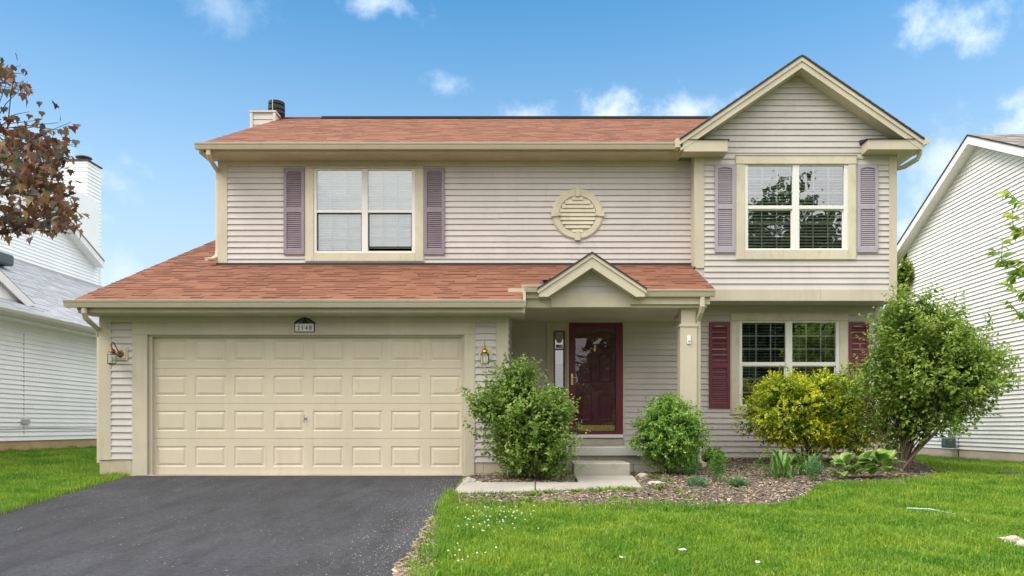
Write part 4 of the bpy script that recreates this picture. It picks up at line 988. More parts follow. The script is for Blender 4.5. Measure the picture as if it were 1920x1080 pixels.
# ------------------------------------------------------------------ stoop
ST = thing('porch_stoop', 'grey concrete landing and single step below the maroon door', 'steps', (1.1, 12.4, 0))
MB().box(-.38, 2.68, 12.42, L_ - .01, .282, .43).obj('landing_slab', M['slab'], ST, bevel=.012)
MB().box(-.36, 2.66, 12.50, L_ - .02, -.2, .281).obj('landing_base', M['step'], ST)
for i in range(8):
    for k in range(2):
        a = -.36 + i * .40 - (.2 if k else 0); b = a + .40
        MB().box(max(-.36, a) + .003, min(2.66, b) - .003, 12.48, 12.52, .0 + k * .14 + .003, .0 + k * .14 + .138).obj('concrete_block', M['step'], ST, bevel=.004) if min(2.66, b) - max(-.36, a) > .05 else None
MB().box(X(1075, 11.6), X(1182, 11.6), 11.60, 12.47, -.1, .207).obj('step', M['step'], ST, bevel=.015)

# ------------------------------------------------------------------ lanterns and number plaque
def lantern(px, py, label, turn, tarnish):
    x, z = X(px, G_), Z(py, G_); y = G_ - .02
    T = thing('wall_lantern', label, 'lantern', (x, y, z), group='wall lanterns beside the garage door'); mt = M['copper'] if tarnish else M['brass']
    MB().box(x - .11, x + .11, y - .014, y + .008, z - .10, z + .105).box(x - .085, x + .085, y - .024, y - .014, z - .075, z + .08).obj('mounting_block', M['trim_old'], T, bevel=.004)
    c, s_ = math.cos(turn), math.sin(turn)
    lx, ly = x - s_ * .16, y - .03 - c * .13
    MB().lathe((x, y - .036, z), [(.035, 0), (.055, .006), (.06, .014)], 14, 'y').obj('back_plate', mt, T)
    MB().tube([(x, y - .03, z + .01), (x - s_ * .05, y - .07, z + .06), (x - s_ * .11, ly + .03, z + .155), (lx, ly, z + .165), (lx - s_ * .01, ly - .02, z + .13), (lx, ly, z + .08)], .009, 8).obj('arm', mt, T, smooth=True)
    MB().lathe((lx, ly, z - .02), [(.075, 0), (.068, .01), (.045, .035), (.052, .04), (.035, .075), (.012, .095), (.008, .11)], 12).obj('hood', mt, T, smooth=True)
    MB().lathe((lx, ly, z - .155), [(.062, 0), (.062, .135)], 6).obj('lantern_glass', M['lamp_glass'], T)
    fr = MB().lathe((lx, ly, z - .172), [(.02, -.012), (.055, 0), (.068, .01), (.068, .018)], 6)
    for k in range(6):
        t = 2 * math.pi * k / 6; fr.tube([(lx + .066 * math.cos(t), ly + .066 * math.sin(t), z - .16), (lx + .066 * math.cos(t), ly + .066 * math.sin(t), z - .015)], .0045, 5)
    fr.obj('cage', mt, T); MB().lathe((lx, ly, z - .145), [(.012, 0), (.024, .025), (.026, .05), (.016, .085), (.004, .10)], 12).obj('bulb', M['bulb'], T, smooth=True)
lantern(228, 664, 'tarnished bronze wall lantern on the garage corner away from the porch', .35, True)
lantern(910.5, 664, 'polished brass wall lantern between the garage door and the porch', 0.0, False)
nx0, nx1 = X(553.5, G_), X(591, G_); zz0, zz1 = Z(623.5, G_), Z(607, G_); yp = G_ - .0235
NP = thing('number_plaque', 'black framed house number plaque reading 2148 above the garage door', 'plaque', ((nx0 + nx1) / 2, yp, zz0))
MB().box(nx0, nx1, yp - .012, yp, zz0, zz1).obj('plaque_frame', M['black'], NP, bevel=.003)
M['plate'] = paint('white_plate', (.72, .72, .70), .4, .04, bumps=0)
MB().box(nx0 + .014, nx1 - .014, yp - .016, yp - .012, zz0 + .012, zz1 - .004).obj('plate', M['plate'], NP)
ar = MB(); cxp = (nx0 + nx1) / 2; hw = (nx1 - nx0) / 2; H0 = Z(595.5, G_) - zz1; n = 14
prof = [(cxp - hw * 1.06, 0)] + [(cxp - hw * 1.0 + 2 * hw * i / n, .02 + (H0 - .02) * (1 - abs(2 * i / n - 1) ** 1.6)) for i in range(n + 1)] + [(cxp + hw * 1.06, 0)]
innr = [(cxp + (p[0] - cxp) * .80, max(.006, p[1] * .78 - .006)) for p in prof]
for i in range(len(prof) - 1):
    a, b, c_, e = prof[i], prof[i + 1], innr[i + 1], innr[i]
    ar.prism([(a[0], yp - .012, zz1 + a[1]), (b[0], yp - .012, zz1 + b[1]), (c_[0], yp - .012, zz1 + c_[1]), (e[0], yp - .012, zz1 + e[1])], (0, .01, 0))
for k in range(-3, 4):
    t = k * .42; ar.tube([(cxp, yp - .008, zz1), (cxp + math.sin(t) * hw * .55, yp - .008, zz1 + math.cos(t) * H0 * .55), (cxp + math.sin(t) * hw * .85, yp - .008, zz1 + math.cos(t * .8) * H0 * .8)], .007, 6)
ar.lathe((cxp, yp - .014, zz1 + H0 * .3), [(.03, 0), (.036, .01)], 12, 'y').box(cxp - hw * 1.06, cxp + hw * 1.06, yp - .013, yp - .001, zz1 - .004, zz1 + .006)
ar.obj('crest', M['black'], NP)
for i, dgt in enumerate('2148'):
    cu = bpy.data.curves.new('digit', 'FONT'); cu.body = dgt; cu.size = .105; cu.extrude = .002; cu.align_x = 'CENTER'; cu.materials.append(M['black'])
    t_ = bpy.data.objects.new('digit_source', cu); COL.objects.link(t_); me = bpy.data.meshes.new_from_object(t_.evaluated_get(bpy.context.evaluated_depsgraph_get())); bpy.data.objects.remove(t_); me.name = 'digit'
    o = bpy.data.objects.new('digit', me); put(o, NP, (nx0 + .014 + (nx1 - nx0 - .028) * (.17 + .22 * i), yp - .0185, zz0 + .030)); o.rotation_euler = (R(90), 0, 0); o.scale = (.8, 1, 1)

# ------------------------------------------------------------------ neighbours
NL = thing('neighbour_house', 'white-sided house with pale grey garage roof beyond the driveway', 'house', (-14, 18, .2))
WX = -11.0
backing('wall', NL, (WX, 0, 0), (0, 1, 0), 9, 27, .456, 3.1, M['siding_left'])
wl = NL.children[-1]; wl['label'] = 'lower white siding wall above an ochre footing'
siding(wl, (WX, 0, 0), (0, 1, 0), (1, 0, 0), 13.0, 21.5, .46, 2.86, .1, M['siding_left'], seam=4.2, thick=.022)
MB().box(WX - .3, WX - .0, 9, 27, -.3, .455).obj('foundation', M['block_left'], NL)
MB().box(WX, WX + .025, 9, 27, 2.80, 3.0).obj('frieze_board', M['white_left'], NL)
MB().box(WX, WX + .38, 9, 27, 2.96, 3.02).obj('soffit', M['white_left'], NL)
MB().prism([(WX + .40, 9, 3.12), (WX + .52, 9, 3.12), (WX + .50, 9, 3.06), (WX + .46, 9, 3.0), (WX + .40, 9, 3.0)], (0, 18, 0)).obj('gutter', M['gutter_left'], NL)
W2 = -14.0
slope = (5.25 - 3.10) / (WX + .45 - W2); L = math.hypot(WX + .45 - W2, 2.15); vv = Vector((W2 - (WX + .45), 0, 2.15)).normalized()
rfl = thing('roof', 'pale grey shingle roof of the garage wing', None, (-12.3, 18, 4.2), parent=NL)
MB().poly([(WX + .45, 9, 3.09), (W2, 9, 5.24), (W2, 27, 5.24), (WX + .45, 27, 3.09)]).obj('roof_deck', M['flash'], rfl)
fl_ = shingle_field((WX + .47, 0, 3.09), (0, 1, 0), vv, lambda t: (14.0, 25.5), int(L / .14) + 1, .14, (.3, .4, .5), seed=9)
lay_shingles(rfl, fl_, (0, 1, 0), vv, M['shingle_grey'], M['shingle_grey'], 0)
MB().box(W2, W2 + .05, 14, 25.5, 5.22, 5.30).obj('flashing', M['galv'], rfl)
# small gable on that roof
g = MB(); gx0 = WX + .30
def roofz(x): return 3.10 + (WX + .45 - x) * slope
a = Vector((WX - .2, 16.72, 3.30)); 
yq = 16.9; zq = 3.42
pk = (WX - .10, 14.3, 4.55)
g.prism([(WX - .10, 12.0, roofz(WX - .10)), (WX - .10, 16.6, roofz(WX - .10)), pk, (WX - .10, 12.0, 4.6)], (-2.2, 0, 0)).obj('dormer_wall', M['siding_left'], NL)
g = MB(); ra, rb = Vector((WX - .02, 16.85, roofz(WX) + .05)), Vector((WX - .02, 14.2, 4.72))
g.hexa([tuple(ra + Vector((-2.3, 0, 0))), tuple(ra), tuple(rb), tuple(rb + Vector((-2.3, 0, 0))), tuple(ra + Vector((-2.3, 0, .05))), tuple(ra + Vector((0, 0, .05))), tuple(rb + Vector((0, 0, .05))), tuple(rb + Vector((-2.3, 0, .05)))]).obj('dormer_roof', M['shingle_brown'], NL)
g = MB(); g.prism([tuple(ra), tuple(rb), tuple(rb - Vector((0, 0, .2))), tuple(ra - Vector((0, .3, .05)))], (.03, 0, 0)).obj('rake_board', M['white_left'], NL)
rv = MB(); rv.box(-13.2, -12.85, 17.9, 18.9, 4.72, 5.0).obj('roof_vent', M['greymetal'], NL, bevel=.04)
# upper wall
backing('wall', NL, (W2, 0, 0), (0, 1, 0), 9, 24.6, 3.0, 8.0, M['siding_left']); wu = NL.children[-1]
for c_ in NL.children:
    if c_.name.startswith('wall') and 'label' not in c_: wu = c_; c_['label'] = 'upper white siding wall rising behind the garage roof'
RS = .45; rk = lambda y: 6.10 + (24.2 - y) * RS
siding(wu, (W2, 0, 0), (0, 1, 0), (1, 0, 0), 18.5, 24.6, 5.3, 9.2, .1, M['siding_left'], clip=lambda z: (18.5, min(24.6, 24.2 - (z - 6.02) / RS)) if z > 5.85 else (18.5, 24.6), seam=6, thick=.022)
MB().poly([(W2 - .003, 9, 8), (W2 - .003, 20, 8), (W2 - .003, 17, 9.3), (W2 - .003, 9, 9.3)]).obj('gable_backing', M['siding_left'], wu)
g = MB(); y0, y1 = 16.0, 24.35
g.prism([(W2 + .30, y0, rk(y0)), (W2 + .30, y1, rk(y1)), (W2 + .30, y1, rk(y1) - .20), (W2 + .30, y0, rk(y0) - .20)], (-.03, 0, 0)).obj('rake_board', M['white_left'], NL)
g = MB(); g.prism([(W2 + .32, y0, rk(y0) + .03), (W2 + .32, y1, rk(y1) + .03), (W2 + .32, y1, rk(y1)), (W2 + .32, y0, rk(y0))], (-4, 0, 0)).obj('roof_deck', M['shingle_brown'], NL)
MB().poly([(W2, y0, rk(y0) - .2), (W2, y1, rk(y1) - .2), (W2 + .27, y1, rk(y1) - .2), (W2 + .27, y0, rk(y0) - .2)]).obj('soffit', M['white_left'], NL)
MB().box(W2 - .03, W2 + .03, 24.58, 24.66, 4.8, 6.0).obj('corner_board', M['white_left'], NL)
# chimney chase
cl = MB().box(-15.35, -14.52, 24.83, 25.6, 3, 9.42).obj('chimney', M['siding_left'], NL)
siding(cl, (0, 24.83, 0), (1, 0, 0), (0, -1, 0), -15.35, -14.52, 5.0, 9.40, .12, M['siding_left'], seam=9); siding(cl, (-14.52, 0, 0), (0, 1, 0), (1, 0, 0), 24.83, 25.6, 5.0, 9.40, .12, M['siding_left'], seam=9)
MB().box(-15.40, -14.48, 24.78, 25.65, 9.42, 9.46).obj('chimney_cap', M['rust'], cl)
MB().lathe((-14.85, 25.2, 9.46), [(.26, 0), (.27, .03), (.12, .05), (.06, .06), (.06, .16), (.25, .17), (.24, .20), (.02, .23)], 16).obj('flue', M['greymetal'], cl)
m = MB(); m.tube([(WX + .012, 16.45, .55), (WX + .012, 16.45, 2.8)], .008, 6); m.box(WX, WX + .05, 16.35, 16.6, .82, .92).tube([(WX + .02, 13.5, .72), (WX + .02, 15.5, .70), (WX + .02, 17, .73), (WX + .02, 20, .69)], .008, 6).obj('wall_cable', M['galv'], NL)

NR = thing('neighbour_house', 'cream-sided gable end house beyond the tall green shrub', 'house', (11, 18.8, 0))
RXN = 11.0; yp_, zp_ = 18.79, Z(254.5, 18.79); y_e = 23.05; pt = .505
rz = lambda y: zp_ - abs(y - yp_) * pt
backing('wall', NR, (RXN, 0, 0), (0, 1, 0), 14.6, 22.5, .179, 5.75, M['siding_right'])
wr = NR.children[-1]; wr['label'] = 'gable end wall of cream siding'
MB().poly([(RXN + .002, 14.9, 5.7), (RXN + .002, 22.5, 5.7), (RXN + .002, yp_, zp_ - .2)]).obj('gable_backing', M['siding_right'], wr)
def clipR(z):
    h = (zp_ - .17 - z) / pt; return (max(14.6, yp_ - h), min(22.4, yp_ + h))
siding(wr, (RXN, 0, 0), (0, 1, 0), (-1, 0, 0), 14.6, 22.4, .18, zp_ - .1, .1016, M['siding_right'], clip=clipR, seam=5, thick=.032)
fr_ = MB().box(RXN + .004, RXN + .3, 14.6, 22.5, -.4, .178).obj('foundation', M['block_right'], NR)
for i in range(20):
    for k in range(2):
        a = 14.6 + i * .4 - (.2 if k else 0)
        MB().box(RXN - .012 - rng.uniform(0, .004), RXN + .02, a + .003, a + .397, -.22 + k * .2 + .003, -.22 + (k + 1) * .2 - .003).obj('concrete_block', M['block_right'], fr_)
MB().box(RXN - .03, RXN + .02, 22.38, 22.5, .1, 5.6).obj('corner_board', M['cream_right'], NR)
for sg in (-1, 1):
    yE = yp_ + sg * 4.3
    MB().prism([(RXN - .30, yp_, zp_), (RXN - .30, yE, zp_ - 4.3 * pt), (RXN - .30, yE, zp_ - 4.3 * pt - .20), (RXN - .30, yp_, zp_ - .20)], (.035, 0, 0)).obj('rake_board', M['cream_right'], NR)
    MB().poly([(RXN, yp_, zp_ - .19), (RXN, yE, zp_ - 4.3 * pt - .19), (RXN - .27, yE, zp_ - 4.3 * pt - .19), (RXN - .27, yp_, zp_ - .19)]).obj('soffit', M['cream_right'], NR)
rr = thing('roof', 'dark weathered shingle roof', None, (13, yp_, zp_), parent=NR)
for sg in (-1, 1):
    yE = yp_ + sg * 4.3
    MB().hexa([(RXN - .32, yE, zp_ - 4.3 * pt), (RXN + 9, yE, zp_ - 4.3 * pt), (RXN + 9, yp_, zp_), (RXN - .32, yp_, zp_), (RXN - .32, yE, zp_ - 4.3 * pt + .035), (RXN + 9, yE, zp_ - 4.3 * pt + .035), (RXN + 9, yp_, zp_ + .035), (RXN - .32, yp_, zp_ + .035)]).obj('roof_deck', M['flash'], rr)
vr = Vector((0, 1, pt)).normalized(); L = 4.3 * math.hypot(1, pt)
lay_shingles(rr, shingle_field((0, yp_ - 4.3, zp_ - 4.3 * pt + .036), (1, 0, 0), vr, lambda t: (RXN - .33, RXN + 5), int(L / .14), .14, (.3, .36, .42), seed=12), (1, 0, 0), vr, M['shingle_brown'], M['shingle_brown'], 0)
MB().tube([(RXN - .06, 22.46, 5.35), (RXN - .06, 22.46, .1)], .04, 8).obj('downspout', M['cream_right'], NR)

# gas meter
gd_ = 19.75; GM = thing('gas_meter', 'grey gas meter and regulator on a rusty riser against the cream wall', 'gas meter', (RXN - .25, gd_, -.1))
mx_ = RXN - .22; zc_ = Z(829, gd_)
MB().box(mx_ - .11, mx_ + .09, gd_ - .12, gd_ + .14, zc_ - .14, zc_ + .11).lathe((mx_ - .12, gd_ + .01, zc_), [(.02, 0)], 4) if False else MB().box(mx_ - .13, mx_ + .10, gd_ - .12, gd_ + .16, zc_ - .15, zc_ + .10).box(mx_ - .15, mx_ - .13, gd_ - .09, gd_ + .13, zc_ - .12, zc_ + .06).obj('meter_body', M['greymetal'], GM, bevel=.03)
MB().lathe((X(1807, gd_) - .05, gd_ - .16, Z(825, gd_)), [(.05, 0), (.09, .02), (.10, .05), (.07, .09), (.04, .10)], 18, 'y').obj('regulator', M['greymetal'], GM, smooth=True)
px_, pz_ = (lambda p: X(p, gd_)), (lambda p: Z(p, gd_))
MB().tube([(px_(1786) - .05, gd_, pz_(820)), (px_(1787) - .05, gd_, pz_(810)), (px_(1793) - .05, gd_, pz_(808.5)), (px_(1811) - .05, gd_ - .03, pz_(808.5))], .016, 8).tube([(px_(1811) - .05, gd_ - .03, pz_(808.5)), (px_(1799) - .05, gd_ - .05, pz_(820)), (px_(1799) - .05, gd_ - .05, pz_(845))], .016, 8).tube([(px_(1793) - .05, gd_, pz_(820)), (px_(1795) - .05, gd_, pz_(810)), (px_(1799) - .05, gd_, pz_(808.5))], .014, 8).obj('pipe', M['greymetal'], GM, smooth=True)
MB().tube([(px_(1799) - .05, gd_ - .05, pz_(842)), (px_(1800.5) - .05, gd_ - .05, pz_(868)), (px_(1800.5) - .05, gd_ - .05, -.2)], .022, 8).tube([(px_(1800) - .05, gd_ - .05, pz_(861)), (px_(1816) - .05, gd_ - .05, pz_(858)), (px_(1816) - .05, gd_ - .05, pz_(864))], .026, 8).obj('riser', M['rust'], GM)
gxy = gpt(1912, 893)
VL = thing('yard_drain', 'dark flat utility cover set in the shaded grass', 'drain cover', (gxy[0], gxy[1], float(gz(*gxy))))
z_ = float(gz(*gxy)); dc = MB().box(gxy[0] - .32, gxy[0] + .6, gxy[1] - .2, gxy[1] + .2, z_ - .05, z_ + .05).obj('cover', M['black'], VL, bevel=.01)
for k in range(6): MB().box(gxy[0] - .26 + k * .14, gxy[0] - .18 + k * .14, gxy[1] - .15, gxy[1] + .15, z_ + .05, z_ + .058).obj('rib', M['black'], VL)

# ------------------------------------------------------------------ vegetation helpers
def leaf_arrays(P, D, Nn, Ln, Wd, fold=.25, tint=None):
    """ovate folded leaves, two quads each. P base, D axis, Nn face normal (arrays)"""
    D = D / np.linalg.norm(D, axis=1, keepdims=True); S_ = np.cross(D, Nn); S_ /= (np.linalg.norm(S_, axis=1, keepdims=True) + 1e-9); Nn = np.cross(S_, D)
    Ln = Ln[:, None]; Wd = Wd[:, None]; up = Nn * Wd * fold
    v = np.stack([P, P + D * Ln * .35 - S_ * Wd * .5 + up, P + D * Ln * .72 - S_ * Wd * .36 + up * .8, P + D * Ln - Nn * Ln * .08, P + D * Ln * .72 + S_ * Wd * .36 + up * .8, P + D * Ln * .35 + S_ * Wd * .5 + up], 1)
    return v
def leaf_mesh(name, v, tint, mat):
    n = len(v); me = bpy.data.meshes.new(name); me.vertices.add(n * 6); me.vertices.foreach_set('co', v.reshape(-1).astype(np.float32))
    b = (np.arange(n) * 6)[:, None]; idx = (b + np.array([0, 3, 2, 1, 0, 5, 4, 3])[None]).reshape(-1)
    me.loops.add(n * 8); me.loops.foreach_set('vertex_index', idx.astype(np.int32)); me.polygons.add(n * 2)
    me.polygons.foreach_set('loop_start', (np.arange(n * 2) * 4).astype(np.int32)); me.polygons.foreach_set('loop_total', np.full(n * 2, 4, np.int32))
    at = me.attributes.new('tint', 'FLOAT', 'POINT'); at.data.foreach_set('value', np.repeat(tint, 6).astype(np.float32))
    me.materials.append(mat); me.update(calc_edges=True); return me
def unit(a): return a / (np.linalg.norm(a, axis=1, keepdims=True) + 1e-9)
def twig_leaves(T, TD, tl, per, Ln, Wd, out, rg, spread=.9, droop=.15, flat=.6, tip_tint=1.0, clump=.3, tint0=.14):
    """leaves strung alternately along twigs. T base points, TD directions, out outwardness 0..1"""
    n = len(T); k = per; s_ = (np.arange(k)[None] + rg.uniform(.1, .9, (n, k))) / k
    P = (T[:, None] + TD[:, None] * (tl[:, None] * s_)[..., None] + rg.normal(0, .006, (n, k, 3))).reshape(-1, 3)
    D0 = np.repeat(TD, k, 0); side = unit(np.cross(D0, rg.normal(0, 1, D0.shape)))
    D = unit(D0 * .55 + side * spread + rg.normal(0, .22, D0.shape) - np.array([0, 0, droop]))
    Nn = unit(np.array([0, 0, 1.0]) * flat + D0 * .35 + np.repeat(unit(TD), k, 0) * 0 + rg.normal(0, .42, D0.shape))
    sc = rg.uniform(.65, 1.15, n * k) * (1.05 - .35 * s_.reshape(-1)); 
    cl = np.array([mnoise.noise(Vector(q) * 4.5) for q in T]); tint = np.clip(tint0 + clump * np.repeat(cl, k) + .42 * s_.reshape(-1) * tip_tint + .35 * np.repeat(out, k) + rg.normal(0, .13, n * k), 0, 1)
    return leaf_arrays(P, D, Nn, Ln * sc, Wd * sc), tint
def envelope(rg, n, c, rad, lo=.35, bumpy=.2, freq=1.6, seed=0, cut=None, power=.5):
    """points inside a lumpy ellipsoid, with outward directions and how far out they lie"""
    d = unit(rg.normal(0, 1, (n, 3))); r = lo + (1 - lo) * rg.uniform(0, 1, n) ** power
    k = np.array([1 + bumpy * mnoise.fractal(Vector((v[0] * freq + seed, v[1] * freq, v[2] * freq)), 1.0, 2.0, 3) * 1.6 for v in d])
    P = np.array(c) + d * np.array(rad) * (r * k)[:, None]
    if cut is not None: m = cut(P); return P[m], d[m], r[m]
    return P, d, r
def shrub(name, label, base, parts_env, leaf, twig, per, mat, n, seed, stems=8, stem_r=.018, up=.5, outw=.6, tip=1.0, fold=.25, spread=.9, flat=.6, stem_mat='bark', cut=None, cat='shrub', group=None, bumpy=.2, freq=1.6, clump=.3, tint0=.14, stem_reach=.75, power=.5):
    rg = np.random.default_rng(seed); T = thing(name, label, cat, base, group); V = []; TI = []; tips = []
    for (c, rad, share, lo) in parts_env:
        P, d, r = envelope(rg, int(n * share), c, rad, lo, bumpy, freq, seed * 3.1, cut, power)
        TD = unit(d * outw + np.array([0, 0, up]) + rg.normal(0, .38, d.shape)); tl = twig * rg.uniform(.6, 1.3, len(P))
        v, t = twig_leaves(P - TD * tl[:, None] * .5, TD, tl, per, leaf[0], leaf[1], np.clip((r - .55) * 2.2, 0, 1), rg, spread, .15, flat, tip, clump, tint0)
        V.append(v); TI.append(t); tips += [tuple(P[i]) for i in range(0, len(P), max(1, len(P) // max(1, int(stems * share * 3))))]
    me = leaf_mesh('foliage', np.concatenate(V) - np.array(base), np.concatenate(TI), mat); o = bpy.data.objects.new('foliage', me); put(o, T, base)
    rr_ = random.Random(seed); bz = base[2]
    rr_.shuffle(tips)
    for i in range(min(stems, len(tips))):
        e = Vector(tips[i]); b = Vector((base[0] + rr_.uniform(-.10, .10), base[1] + rr_.uniform(-.08, .08), bz - .05)); e = b + (e - b) * stem_reach
        mid = b.lerp(e, .45) + Vector((rr_.uniform(-.05, .05), rr_.uniform(-.05, .05), .10))
        m = MB().tube([b, b.lerp(mid, .5) + Vector((0, 0, .04)), mid, mid.lerp(e, .5) + Vector((rr_.uniform(-.04, .04), 0, .03)), e], [stem_r, stem_r * .85, stem_r * .65, stem_r * .45, stem_r * .2], 6)
        for j in range(2):
            q = Vector(tips[(i * 3 + j + stems) % len(tips)]); m.tube([mid, mid.lerp(q, .5) + Vector((0, 0, .03)), mid.lerp(q, .8)], [stem_r * .5, stem_r * .35, stem_r * .12], 5)
        m.obj('stem', M[stem_mat], T)
    return T
G = lambda x, y: float(gz(x, y))

# --- shrubs by the house
sA = 11.25
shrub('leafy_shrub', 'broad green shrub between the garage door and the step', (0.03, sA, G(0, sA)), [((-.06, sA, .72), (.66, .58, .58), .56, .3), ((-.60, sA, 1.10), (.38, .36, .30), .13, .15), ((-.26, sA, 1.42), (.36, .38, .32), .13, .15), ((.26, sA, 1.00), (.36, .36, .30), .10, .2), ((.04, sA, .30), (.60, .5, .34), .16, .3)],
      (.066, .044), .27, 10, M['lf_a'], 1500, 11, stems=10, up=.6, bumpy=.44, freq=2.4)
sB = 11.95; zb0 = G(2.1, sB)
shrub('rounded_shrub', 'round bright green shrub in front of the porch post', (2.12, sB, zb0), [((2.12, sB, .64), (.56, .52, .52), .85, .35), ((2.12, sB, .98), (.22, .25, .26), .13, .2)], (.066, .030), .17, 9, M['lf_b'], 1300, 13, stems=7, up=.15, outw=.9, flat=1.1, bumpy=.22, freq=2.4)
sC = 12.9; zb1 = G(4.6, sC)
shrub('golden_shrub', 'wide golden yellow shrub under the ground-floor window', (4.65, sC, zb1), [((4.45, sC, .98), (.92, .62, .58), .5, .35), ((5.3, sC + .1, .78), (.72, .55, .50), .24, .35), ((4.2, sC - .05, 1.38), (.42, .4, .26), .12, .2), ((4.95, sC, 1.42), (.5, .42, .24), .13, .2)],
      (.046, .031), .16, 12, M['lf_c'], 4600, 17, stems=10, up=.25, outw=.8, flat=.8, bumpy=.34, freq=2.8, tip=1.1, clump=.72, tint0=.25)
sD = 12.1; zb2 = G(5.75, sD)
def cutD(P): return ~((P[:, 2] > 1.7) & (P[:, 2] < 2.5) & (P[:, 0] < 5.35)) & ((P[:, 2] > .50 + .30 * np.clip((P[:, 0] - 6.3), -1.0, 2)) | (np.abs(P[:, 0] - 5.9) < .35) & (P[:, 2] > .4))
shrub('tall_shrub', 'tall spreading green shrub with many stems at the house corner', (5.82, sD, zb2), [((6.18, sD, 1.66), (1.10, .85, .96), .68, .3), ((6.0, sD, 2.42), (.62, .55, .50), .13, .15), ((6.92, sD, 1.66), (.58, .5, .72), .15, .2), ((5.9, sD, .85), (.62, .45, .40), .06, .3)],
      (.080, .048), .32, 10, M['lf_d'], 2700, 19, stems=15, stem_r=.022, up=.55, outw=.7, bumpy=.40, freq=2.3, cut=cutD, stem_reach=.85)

# --- small bed plants
def gp(px, py): x, y = gpt(px, py); return x, y, G(x, y)
for (px, py, w, h, mat, lab, lf, sd, nm) in ((1292, 893, .17, .17, 'lf_e', 'low feathery green plant beside the round shrub', (.030, .012), 23, 'bed_plant'), (1346, 906, .15, .24, 'lf_e', 'upright feathery green plant standing in the mulch', (.034, .010), 29, 'bed_plant'),
                                      (1337, 868, .17, .11, 'lf_b', 'dark broad-leaved seedling against the wall by the post', (.075, .05), 31, 'bed_plant'), (1384, 914, .15, .06, 'lf_f', 'small blue-green ground plant in the bare mulch', (.035, .02), 37, 'bed_plant'),
                                      (1306, 914, .17, .07, 'lf_f', 'grey-green weed mound at the bed edge by the walk', (.035, .015), 41, 'bed_plant'), (1528, 905, .15, .18, 'lf_f', 'wispy grey-green plant between the daylilies and hosta', (.03, .008), 43, 'bed_plant')):
    x, y, z = gp(px, py)
    shrub(nm, lab, (x, y, z), [((x, y, z + h * 1.05), (w, w * .9, h), 1.0, .1)], lf, .10, 9, M[mat], 170 if h > .1 else 90, sd, stems=4, stem_r=.005, up=.7, outw=.5, stem_mat='stem', cat='plant')
# weeds: rosettes along the walk and bed edge
def weed(px, py, r, label, seed, mat='lf_weed', n=26):
    rg = np.random.default_rng(seed); x, y, z = gp(px, py); a = rg.uniform(0, 6.28, n); el = rg.uniform(.15, .9, n)
    D = np.stack([np.cos(a) * np.cos(el), np.sin(a) * np.cos(el), np.sin(el)], 1); P = np.zeros((n, 3)) + np.clip(rg.normal(0, r * .4, (n, 3)), -r * .7, r * .7) * np.array([1, .7, 0]) + np.array([0, 0, .015])
    v = leaf_arrays(P, D, unit(np.array([0, 0, 1.]) + rg.normal(0, .2, (n, 3))), r * rg.uniform(.6, 1.1, n), r * .34 * rg.uniform(.7, 1.2, n))
    o = bpy.data.objects.new('weed', leaf_mesh('weed', v, rg.uniform(0, 1, n), M[mat])); put(o, None, (x, y, z)); tag(o, label, 'weed', 'weeds along the walk and bed edge')
for i, (px, py, r, n, lab) in enumerate((
    (958, 929, .07, 18, 'small weed at the front edge of the first walk slab'), (1000, 931, .10, 30, 'leafy weed in front of the joint between the walk slabs'), (1028, 927, .08, 22, 'low weed just past the walk joint'),
    (1077, 926, .08, 24, 'weed at the middle of the wider walk slab edge'), (1122, 924, .10, 28, 'spreading weed before the far end of the walk slab'), (1182, 921, .08, 20, 'weed at the outer corner of the walk'),
    (908, 939, .07, 20, 'sparse weed in the mulch strip nearest the driveway'), (986, 943, .11, 34, 'broad weed where the mulch strip meets the lawn, below the walk joint'), (1052, 943, .08, 22, 'yellowish weed midway along the mulch strip by the lawn'),
    (1150, 939, .09, 26, 'weed in the open mulch below the walk corner'), (1226, 899, .10, 30, 'bushy weed under the round shrub beside the step'), (1252, 906, .09, 26, 'weed against the flat pale rock on its far side'),
    (1236, 920, .10, 30, 'yellow-green weed in front of the flat pale rock'), (1272, 926, .08, 24, 'weed spreading between the rock and the grey-green mound'), (1190, 949, .09, 26, 'weed on the lawn edge below the walk corner'), (1242, 948, .08, 22, 'weed on the lawn edge below the flat pale rock'),
    (1292, 937, .07, 20, 'isolated small weed in the bare tan mulch'), (868, 936, .08, 26, 'grassy weed at the driveway corner of the mulch strip'),
    (776, 1066, .07, 22, 'dry weed tuft lowest along the driveway edge'), (792, 1036, .06, 22, 'dry weed tuft second along the driveway edge'), (806, 1008, .07, 24, 'dry weed tuft halfway along the soil edge of the driveway'), (820, 983, .06, 20, 'dry weed tuft near the clover at the driveway edge'), (838, 956, .07, 24, 'weed tuft where the driveway edge nears the mulch strip'))):
    weed(px, py, r, lab, 50 + i, n=n)

# hosta and daylilies: every leaf a part
def hosta_leaf():
    m = MB(); n = 7; L = 1.0
    rows = []
    for i in range(n + 1):
        t = i / n; w = .36 * math.sin(math.pi * min(1, t * .93 + .07) ** .8) * (1 if t < 1 else 0); z = .32 * math.sin(t * 2.2) - .25 * t * t
        rows.append([(-w, t * L, z + .06 * abs(w) * 3), (-w * .82, t * L, z + .05 * abs(w) * 3), (0, t * L, z), (w * .82, t * L, z + .05 * abs(w) * 3), (w, t * L, z + .06 * abs(w) * 3)])
    for r in rows: m.v += r
    for i in range(n):
        for k in range(4): m.f.append((i * 5 + k, i * 5 + k + 1, i * 5 + 6 + k, i * 5 + 5 + k))
    me = m.mesh('hosta_leaf', None, smooth=True); me.materials.append(M['hosta']); me.materials.append(M['hosta_edge'])
    for i, p in enumerate(me.polygons): p.material_index = 1 if i % 4 in (0, 3) else 0
    return me
